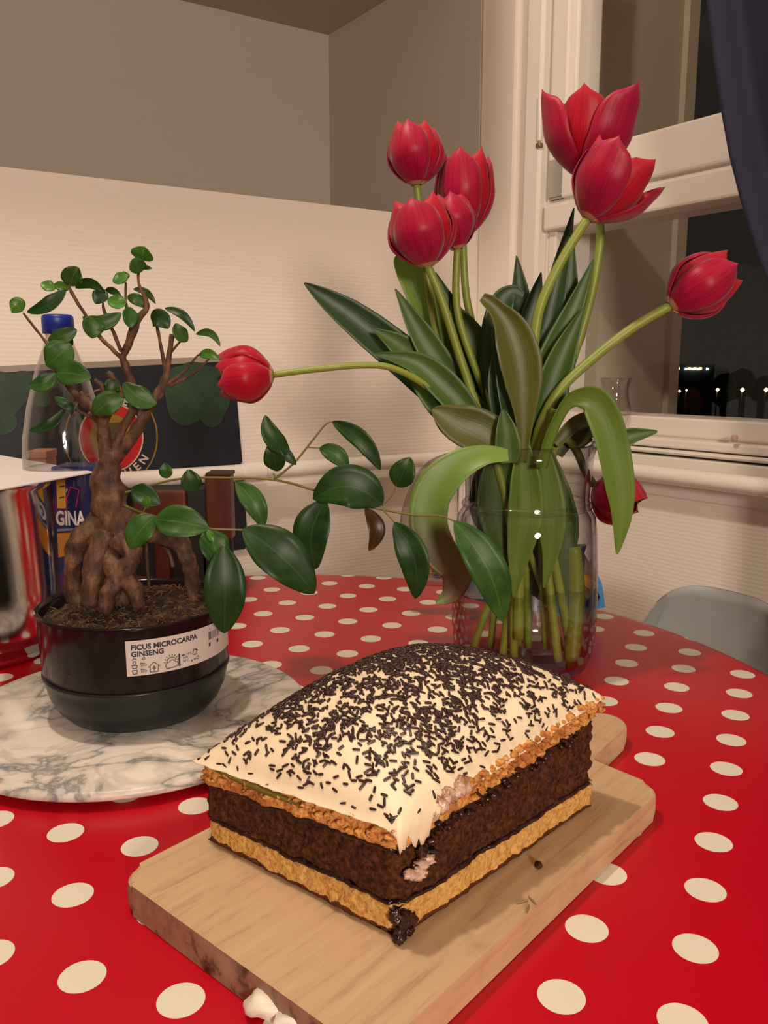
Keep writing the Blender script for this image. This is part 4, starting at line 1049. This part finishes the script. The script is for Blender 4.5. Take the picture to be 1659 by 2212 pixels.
tleaf('t7', [(1155, 950), (1175, 880), (1200, 800), (1222, 770)], 86, M_tld, .01, .01, .3)
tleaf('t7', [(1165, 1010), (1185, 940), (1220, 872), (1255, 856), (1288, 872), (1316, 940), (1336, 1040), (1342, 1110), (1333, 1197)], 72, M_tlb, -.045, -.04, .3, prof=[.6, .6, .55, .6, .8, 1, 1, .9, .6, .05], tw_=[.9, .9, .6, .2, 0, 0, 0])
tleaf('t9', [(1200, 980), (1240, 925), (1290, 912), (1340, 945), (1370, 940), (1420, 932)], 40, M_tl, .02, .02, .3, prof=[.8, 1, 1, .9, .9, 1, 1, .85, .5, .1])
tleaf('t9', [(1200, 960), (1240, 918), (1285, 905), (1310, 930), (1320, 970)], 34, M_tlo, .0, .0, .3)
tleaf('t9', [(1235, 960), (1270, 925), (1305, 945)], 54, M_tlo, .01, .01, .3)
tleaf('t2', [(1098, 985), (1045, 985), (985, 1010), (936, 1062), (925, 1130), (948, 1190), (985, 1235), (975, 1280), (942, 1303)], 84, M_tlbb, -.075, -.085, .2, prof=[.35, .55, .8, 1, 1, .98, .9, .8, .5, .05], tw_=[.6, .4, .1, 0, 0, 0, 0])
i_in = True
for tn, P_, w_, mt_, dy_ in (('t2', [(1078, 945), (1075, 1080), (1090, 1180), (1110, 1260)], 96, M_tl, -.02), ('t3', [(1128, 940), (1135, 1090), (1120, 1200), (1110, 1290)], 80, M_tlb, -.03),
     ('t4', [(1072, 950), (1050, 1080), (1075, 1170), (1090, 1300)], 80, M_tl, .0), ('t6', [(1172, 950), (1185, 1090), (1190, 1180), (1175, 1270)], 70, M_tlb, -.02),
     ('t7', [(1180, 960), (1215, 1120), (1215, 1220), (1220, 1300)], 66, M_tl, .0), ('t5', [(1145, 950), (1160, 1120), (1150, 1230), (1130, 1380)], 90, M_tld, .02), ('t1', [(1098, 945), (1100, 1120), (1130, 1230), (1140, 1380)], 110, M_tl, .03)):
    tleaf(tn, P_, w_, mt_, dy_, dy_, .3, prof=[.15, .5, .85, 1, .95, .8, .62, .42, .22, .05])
tag(obj('cut_stem', tube([B(1130, 1000, -.02), B(1122, 1150, -.02), B(1120, 1380, -.025)], [.0052], 10), M_stem), 'thick leafless green stem in the middle of the jug', 'stem')
tag(obj('cut_stem', tube([B(1175, 960, -.035), B(1192, 915, -.035), B(1200, 884, -.035)], [.0035, .004, .0042], 10), M_stem), 'short bare stem end just above the jug rim', 'stem')
tag(obj('cut_stem', tube([B(1240, 1180, .0), B(1245, 1280, .0), B(1235, 1430, -.01)], [.006, .008, .0075], 10), M_stem), 'broad green stem along the right inside of the jug', 'stem')

# ================================================================== things at the back of the table
# snack packet
pk = thing('snack_packet', 'crumpled orange and blue snack packet on the table behind the jug', 'packet', tuple(atz(1090, 1262, TZ)))
def packet_part(name, pts, col, Y, d=.012):
    vs = [at(x_, y_, Y) for x_, y_ in pts]; n = len(vs)
    vs2 = [v_+V((0, d, 0)) for v_ in vs]
    c1_ = sum(vs, V())/n+V((0, -.006, 0)); 
    me = mesh_from(vs+vs2+[c1_], [(i, (i+1) % n, 2*n) for i in range(n)]+[(i, n+i, n+(i+1) % n, (i+1) % n) for i in range(n)]+[tuple(range(n, 2*n))])
    mm = NT('foil_'+name+str(len(bpy.data.materials))); mm.col(mm.ramp(mm.noise(mm.tex(), 60), [(.35, tuple(x_*.5 for x_ in col)), (.6, col)])); mm.set(Roughness=.35); mm.bump(mm.noise(mm.tex(), 45), .6, .004)
    return obj(name, me, mm.m, pk, smooth=False)
packet_part('packet_panel', [(895, 1240), (905, 1200), (860, 1205), (850, 1180), (905, 1175), (930, 1165), (970, 1180), (1000, 1200), (1000, 1252), (940, 1250)], lin(208, 160, 110), .91)
packet_part('packet_panel', [(935, 1218), (950, 1208), (960, 1230), (950, 1250), (938, 1245)], lin(40, 130, 200), .90)
packet_part('packet_side', [(1000, 1290), (1000, 1180), (1270, 1180), (1280, 1220), (1300, 1260), (1308, 1312), (1200, 1330)], lin(60, 140, 205), .895)
packet_part('packet_panel', [(1200, 1290), (1200, 1205), (1270, 1240), (1292, 1262), (1278, 1290)], lin(232, 160, 40), .885)
packet_part('packet_corner', [(1265, 1200), (1292, 1240), (1290, 1255), (1262, 1238)], lin(190, 170, 150), .884)
packet_part('packet_print', [(1276, 1290), (1288, 1268), (1296, 1290), (1284, 1312), (1270, 1312)], (.008, .008, .012), .884)
tag(obj('folded_card', mesh_from([at(1262, 1195, .88), at(1272, 1215, .88), at(1288, 1190, .88), at(1286, 1178, .88), at(1268, 1178, .88)]+[at(x_, y_, .883) for x_, y_ in ((1262, 1195), (1272, 1215), (1288, 1190), (1286, 1178), (1268, 1178))], [(0, 1, 2, 3, 4), (9, 8, 7, 6, 5)]+[(i, 5+i, 5+(i+1) % 5, (i+1) % 5) for i in range(5)]), simple('card_white', (.75, .7, .62), .6), smooth=False), 'small white card poking up behind the right side of the jug', 'card')
# plastic bottle
BC = V((at(138, 900, .83).x, .83, 0))
M_pet_ = glass_thin('pet_plastic', tint=(.92, .92, .92), base=.05, power=3.5, edge=(.6, .6, .62), edge_amt=.5, rough=.05)
zc = at(134, 716, .83).z - TZ; pxm = .83/F*.98
bt = thing('plastic_bottle', 'clear plastic bottle with a blue screw cap behind the ficus', 'bottle', (BC.x, BC.y, TZ))
H = zc
prof = [(0, .002), (.03, .001), (.037, .006), (.040, .03), (.040, H*.33), (.038, H*.37), (.0365, H*.41), (.0385, H*.45), (.0415, H*.52), (.0415, H*.60), (.040, H*.67), (.034, H*.77), (.024, H*.88), (.015, H*.955), (.0125, H*.98), (.0125, H-.001), (.0115, H-.001), (.0115, H*.975), (.0225, H*.88), (.0325, H*.77), (.0385, H*.67), (.040, H*.6), (.040, H*.52), (.037, H*.45), (.035, H*.41), (.0365, H*.37), (.0385, H*.33), (.0385, .03), (.035, .008), (0, .004)]
bmb = lathe([(r, z+TZ) for r, z in prof], 48, BC)
obj('body', bmb, M_pet_, bt)
bm = lathe([(0, H+.016), (.0125, H+.016), (.0145, H+.0145), (.0150, H+.012), (.0150, H-.002), (.0135, H-.002), (.0135, H), (0, H)], 60, (BC.x, BC.y, TZ))
obj('cap', bm, simple('blue_cap', lin(24, 42, 140), .4), bt)
# blue carton
KB = thing('drink_carton', 'blue carton with yellow print and white letters GINA between pot and ficus', 'carton', (at(165, 1230, .80).x, .80, TZ))
cx0, cx1 = at(118, 1150, .80).x, at(214, 1150, .80).x; ztop = at(165, 1008, .80).z; zbot = TZ+.001
M_bl = simple('carton_blue', lin(16, 26, 88), .4)
obj('carton_body', box_bm(cx0, cx1, .80, .84, zbot, ztop, .002), M_bl, KB, smooth=False)
def cart_poly(name, pts, col, y=.7993, lab=None):
    v1 = [V((at(x_, y_, y).x, y, at(x_, y_, y).z)) for x_, y_ in pts]; v2 = [v_+V((0, .0012, 0)) for v_ in v1]; n = len(v1)
    return obj(name, mesh_from(v1+v2, [tuple(range(n))]+[(i, n+i, n+(i+1) % n, (i+1) % n) for i in range(n)]), simple(name+str(len(bpy.data.materials)), col, .45), KB, smooth=False)
ye = lin(214, 160, 34)
cart_poly('yellow_print', [(121, 1034), (140, 1034), (142, 1098), (124, 1098)], ye)
cart_poly('yellow_print', [(124, 1152), (175, 1150), (172, 1192), (126, 1205)], lin(206, 130, 28))
for yy in (1050, 1074): cart_poly('print_bar', [(128, yy), (139, yy-2), (139, yy+2), (128, yy+3)], (.01, .015, .08), .7989)
pk_ = lin(196, 30, 90)
for a_, b_ in (((143, 1080), (152, 1052)), ((152, 1052), (171, 1058)), ((171, 1058), (164, 1096)), ((143, 1080), (148, 1086))):
    dx_, dy_ = b_[0]-a_[0], b_[1]-a_[1]; L_ = math.hypot(dx_, dy_); nx_, ny_ = -dy_/L_*1.1, dx_/L_*1.1
    cart_poly('pink_outline', [(a_[0]-nx_, a_[1]-ny_), (a_[0]+nx_, a_[1]+ny_), (b_[0]+nx_, b_[1]+ny_), (b_[0]-nx_, b_[1]-ny_)], pk_)
me = text_mesh('GINA', .0195, .0003, .0006); pz = at(121, 1134, .798)
for v_ in me.vertices: v_.co = V((pz.x+v_.co.x*.60, .7985-v_.co.z, pz.z+v_.co.y-.0*v_.co.x))
obj('lettering', me, simple('white_print', (.72, .68, .66), .5), KB, smooth=False)
cart_poly('print_bar', [(124, 1143), (172, 1140), (172, 1145), (124, 1148)], (.25, .25, .35))
# steel pot with paper
M_steel = NT('brushed_steel'); M_steel.set(Base_Color=(.66, .63, .60, 1), Metallic=1.0, Roughness=.13); M_steel = M_steel.m
SC = V((-.405, .80, 0)); SR = at(113, 1130, .80).x - SC.x; SH = at(60, 1048, .73).z-TZ
st_ = thing('steel_pot', 'shiny stainless steel pot at the left edge, mirroring the dotted cloth', 'pot', (SC.x, SC.y, TZ))
obj('body', lathe([(0, TZ+.001), (SR*.86, TZ+.001), (SR*.93, TZ+.008), (SR*.975, TZ+.03), (SR, TZ+.07), (SR, TZ+SH-.012), (SR+.004, TZ+SH-.008), (SR+.004, TZ+SH), (SR-.002, TZ+SH), (SR-.003, TZ+SH-.02), (SR-.004, TZ+.01), (0, TZ+.006)], 80, SC), M_steel, st_)
p1, p2, p3 = at(203, 1018, .70), at(-60, 974, .84), at(-60, 1074, .62)
zpp = TZ+SH+.0045
p1 = atz(203, 1019, zpp); p2 = atz(-50, 974, zpp); p3 = atz(-50, 1066, zpp)
pa = mesh_from([p1, p2, p3, p1+V((0, 0, -.001)), p2+V((0, 0, -.001)), p3+V((0, 0, -.001))], [(0, 1, 2), (5, 4, 3), (0, 3, 4, 1), (1, 4, 5, 2), (2, 5, 3, 0)])
tag(obj('paper_sheet', pa, simple('white_paper', (.78, .74, .76), .6), smooth=False), 'white sheet of paper lying across the steel pot', 'paper')
pbx = thing('salmon_box', 'small salmon coloured box top behind the paper sheet', 'box', tuple(atz(80, 1090, TZ)))
tag(pbx, 'small salmon coloured carton showing above the paper sheet', 'box')
q0 = at(60, 975, .90); q1 = at(98, 975, .90)
obj('box_body', box_bm(q0.x, q1.x, .90, .93, TZ+.001, q0.z, .002), simple('salmon_card', lin(206, 150, 124), .6), pbx, smooth=False)
obj('box_lid', box_bm(q0.x-.001, q1.x+.001, .899, .931, q0.z-.008, q0.z+.0005, .001), simple('salmon_lid', lin(196, 138, 112), .6), pbx, smooth=False)
# poster on the left wall
def WL_(px, py, off): 
    t_, z_ = tl(px, py, off); return t_, z_
po = thing('beer_sign', 'dark navy printed sign with green leaves and a round red and gold emblem', 'sign', tuple(wpt(MLW, .7, .006, .8)))
def sign_poly(name, pts, mt, off, d=.0012, flat=False):
    v1 = [wpt(MLW, *((lambda a_: (a_[0], off, a_[1]))(tl(x_, y_, off)))) for x_, y_ in pts]; n = len(v1); v2 = [v_-NL*d for v_ in v1]
    return obj(name, mesh_from(v1+v2, [tuple(range(n))]+[(i, n+i, n+(i+1) % n, (i+1) % n) for i in range(n)]+[tuple(range(2*n-1, n-1, -1))]), mt, po, smooth=False)
m = NT('navy_print'); m.col(m.ramp(m.noise(m.tex(), 9, 3), [(.4, lin(20, 24, 34)), (.7, lin(38, 44, 56))])); m.set(Roughness=.4); M_navy = m.m
sign_poly('panel', [(-30, 1260), (-30, 806), (505, 778), (522, 980), (536, 1178), (528, 1186), (420, 1200)], M_navy, .006, .005)
sign_poly('border', [(-30, 806), (-30, 792), (504, 768), (505, 780)], simple('sign_border', lin(150, 138, 124), .5), .0065)
m = NT('print_green'); m.col(m.ramp(m.noise(m.tex(), 14, 4), [(.35, lin(26, 50, 32)), (.65, lin(48, 78, 46))])); m.set(Roughness=.45); M_pg = m.m
def petals(cx_, cy_, rr, n=40, lob=3, amp=.12, ph=0, sy=1): return [(cx_+rr*(1+amp*math.cos(lob*a+ph))*math.cos(a), cy_+sy*rr*(1+amp*math.cos(lob*a+ph))*math.sin(a)) for a in [2*PI*i/n for i in range(n)]]
sign_poly('leaf_print', petals(412, 852, 62, lob=3, amp=.12, ph=.5, sy=1.0), M_pg, .0075)
sign_poly('leaf_print', petals(455, 880, 40, lob=3, amp=.15, ph=2, sy=.95), M_pg, .0079)
sign_poly('leaf_print', petals(430, 806, 60, lob=4, amp=.2, ph=1, sy=.35), M_pg, .0077)
sign_poly('leaf_print', petals(12, 850, 52, lob=3, amp=.15, ph=1, sy=1), M_pg, .0075)
sign_poly('leaf_print', petals(2, 912, 32, lob=2, amp=.1, sy=.95), M_pg, .0078)
sign_poly('leaf_print', petals(70, 840, 50, lob=4, amp=.25, ph=2, sy=.7), M_pg, .0077)
M_gold = simple('print_gold', lin(150, 118, 44), .4); M_rd = simple('print_red', lin(190, 30, 34), .4); M_wh = simple('print_white', lin(206, 190, 172), .5)
def ring_pts(cx_, cy_, r_, sy=1.08, n=48): return [(cx_+r_*math.cos(2*PI*i/n), cy_+sy*r_*math.sin(2*PI*i/n)) for i in range(n)]
ECX, ECY = 240, 945
for r_, mt, off in ((101, M_gold, .0070), (98, M_navy, .0073), (70, M_wh, .0076), (67, M_rd, .0079), (46, M_gold, .0082)):
    sign_poly('emblem_disc', ring_pts(ECX, ECY, r_), mt, off)
# walking figure stand-in: plain dark shield
sign_poly('emblem_shape', [(222, 915), (262, 912), (258, 960), (240, 985), (224, 960)], simple('print_olive', lin(84, 70, 30), .5), .0085)
def sign_letter(ch, px, py, right, up, size=30):
    me = text_mesh(ch, size, 0, size*.025, 'CENTER'); vs_ = []
    for v_ in me.vertices:
        x_, y_ = v_.co.x, v_.co.y-size*.35; X_ = px+x_*right[0]+y_*up[0]; Y__ = py+x_*right[1]+y_*up[1]
        t_, z_ = tl(X_, Y__, .0085); vs_.append(wpt(MLW, t_, .0085, z_))
    obj('lettering', mesh_from(vs_, [tuple(p.vertices) for p in me.polygons]), M_wh, po, smooth=False)
for i, ch in enumerate('MÜNCHEN'):
    a = R(34+14.5*(6-i)); c_, s_ = math.cos(a), math.sin(a); sign_letter(ch, ECX+84*c_, ECY+84*s_, (s_, -c_), (-c_, -s_), 24)
for ch, a in (('E', 292), ('R', 307)):
    c_, s_ = math.cos(R(a)), math.sin(R(a)); sign_letter(ch, ECX+84*c_, ECY+84*s_, (-s_, c_), (c_, s_), 24)
# dark chair with brown wooden frame behind the table (between table and wall)
ch_ = thing('wooden_chair', 'dark chair with reddish brown wooden back frame behind the ficus', 'chair', (at(400, 1200, 1.02).x, 1.08, 0))
M_bw = NT('reddish_wood'); M_bw.col(M_bw.ramp(M_bw.noise(M_bw.tex(scale=(8, 8, 1)), 6), [(.3, lin(66, 28, 18)), (.7, lin(98, 46, 28))])); M_bw.set(Roughness=.4); M_bw = M_bw.m
YC = 1.13
def cbox(name, x0, x1, y0, y1, Y0, Y1, mt, bev=.003): 
    a_ = at(x0, y1, Y0); b_ = at(x1, y0, Y0)
    return obj(name, box_bm(a_.x, b_.x, Y0, Y1, max(0, a_.z), b_.z, bev), mt, ch_, smooth=False)
YC = .985
p_ = cbox('post', 446, 496, 1024, 1168, YC, YC+.03, M_bw); p_.data.transform(Matrix.Identity(4))
cbox('back_pad', 300, 446, 1050, 1400, YC+.012, YC+.026, simple('black_pad', (.008, .006, .006), .6), .004)
cbox('back_rail', 290, 400, 1060, 1122, YC, YC+.02, M_bw)
cbox('slat', 336, 362, 1122, 1262, YC, YC+.012, M_bw)
cbox('post_cap', 444, 497, 1022, 1030, YC-.002, YC+.032, simple('dark_cap', lin(44, 20, 14), .5), .001)
cbox('lower_pad', 440, 500, 1166, 1400, YC+.012, YC+.03, simple('black_pad2', (.008, .006, .006), .6), .004)
for px_ in (300, 470):
    q_ = at(px_, 1250, YC); obj('leg', box_bm(q_.x-.015, q_.x+.015, YC, YC+.03, 0, q_.z+.0, .002), M_bw, ch_, smooth=False)
# grey chair right
gc = thing('grey_chair', 'grey moulded plastic chair back behind the right edge of the table', 'chair', (.55, 1.0, 0))
m = NT('grey_plastic_shell'); m.col(m.mix(m.noise(m.tex(), 20), lin(168, 174, 170), lin(152, 158, 154))); m.set(Roughness=.38); M_gch = m.m
def chair_shell():
    Yc = 1.02
    e1, e2 = at(1372, 1300, Yc), at(1790, 1345, .82)
    d = V((e2.x-e1.x, e2.y-e1.y, 0)); W_ = d.length; d.normalize(); nrm = V((-d.y, d.x, 0))
    ztop = at(1440, 1238, Yc).z; vs, fs = [], []; nu_, nv_ = 40, 26; H_ = .36
    for sk in range(2):
        for i in range(nu_+1):
            s = 2*i/nu_-1
            for j in range(nv_+1):
                w = j/nv_; rc = .32
                # superellipse style rounded top
                top = ztop - .055*(abs(s)**5) - (.04 if False else 0)
                wid = W_/2*(1-.10*(1-w)**6) 
                x_ = s*wid*(1 if w > .12 else (1-.14*(1-w/.12)**2)); z_ = top - H_*w
                y_ = .035*(1-s*s) + .03*w*w - .02*(1-w)**2*1.0 + sk*.006
                p = e1 + d*(W_/2+x_) + nrm*y_; p.z = z_; vs.append(p)
    st2 = (nu_+1)*(nv_+1)
    for i in range(nu_):
        for j in range(nv_):
            a = i*(nv_+1)+j; qd = (a, a+1, a+nv_+2, a+nv_+1); fs.append(qd); fs.append(tuple(st2+x_ for x_ in qd[::-1]))
    for j in range(nv_):
        a = j; fs.append((a+1, a, st2+a, st2+a+1)); a = nu_*(nv_+1)+j; fs.append((a, a+1, st2+a+1, st2+a))
    for i in range(nu_):
        a = i*(nv_+1); fs.append((a, a+nv_+1, st2+a+nv_+1, st2+a)); a += nv_; fs.append((a+nv_+1, a, st2+a, st2+a+nv_+1))
    return mesh_from(vs, fs), e1, d, W_, nrm
me, e1, d_, W_, nrm = chair_shell()
obj('backrest', me, M_gch, gc)
sc_ = e1+d_*W_/2-nrm*-.0
seat = prism(rrect(W_*.92, .38, .08), .43, .445, .005, 2, Matrix(((d_.x, nrm.x, 0, sc_.x-nrm.x*.12), (d_.y, nrm.y, 0, sc_.y-nrm.y*.12), (0, 0, 1, 0), (0, 0, 0, 1))))
obj('seat', seat, M_gch, gc)
M_chr = simple('steel_tube', (.5, .5, .5), .25, 1)
for sx in (-1, 1):
    for sy in (-1, 1):
        b_ = sc_ - nrm*.12 + d_*(sx*W_*.36) + nrm*(sy*.14); obj('leg', tube([V((b_.x, b_.y, .43)), V((b_.x, b_.y, 0))+d_*(sx*.03)], [.010], 8), M_chr, gc)
    b_ = sc_ + d_*(sx*W_*.2) + nrm*.066; obj('back_support', tube([V((b_.x, b_.y, .43)), V((b_.x, b_.y, .52)), V((b_.x, b_.y, .62))], [.009], 8), M_chr, gc)
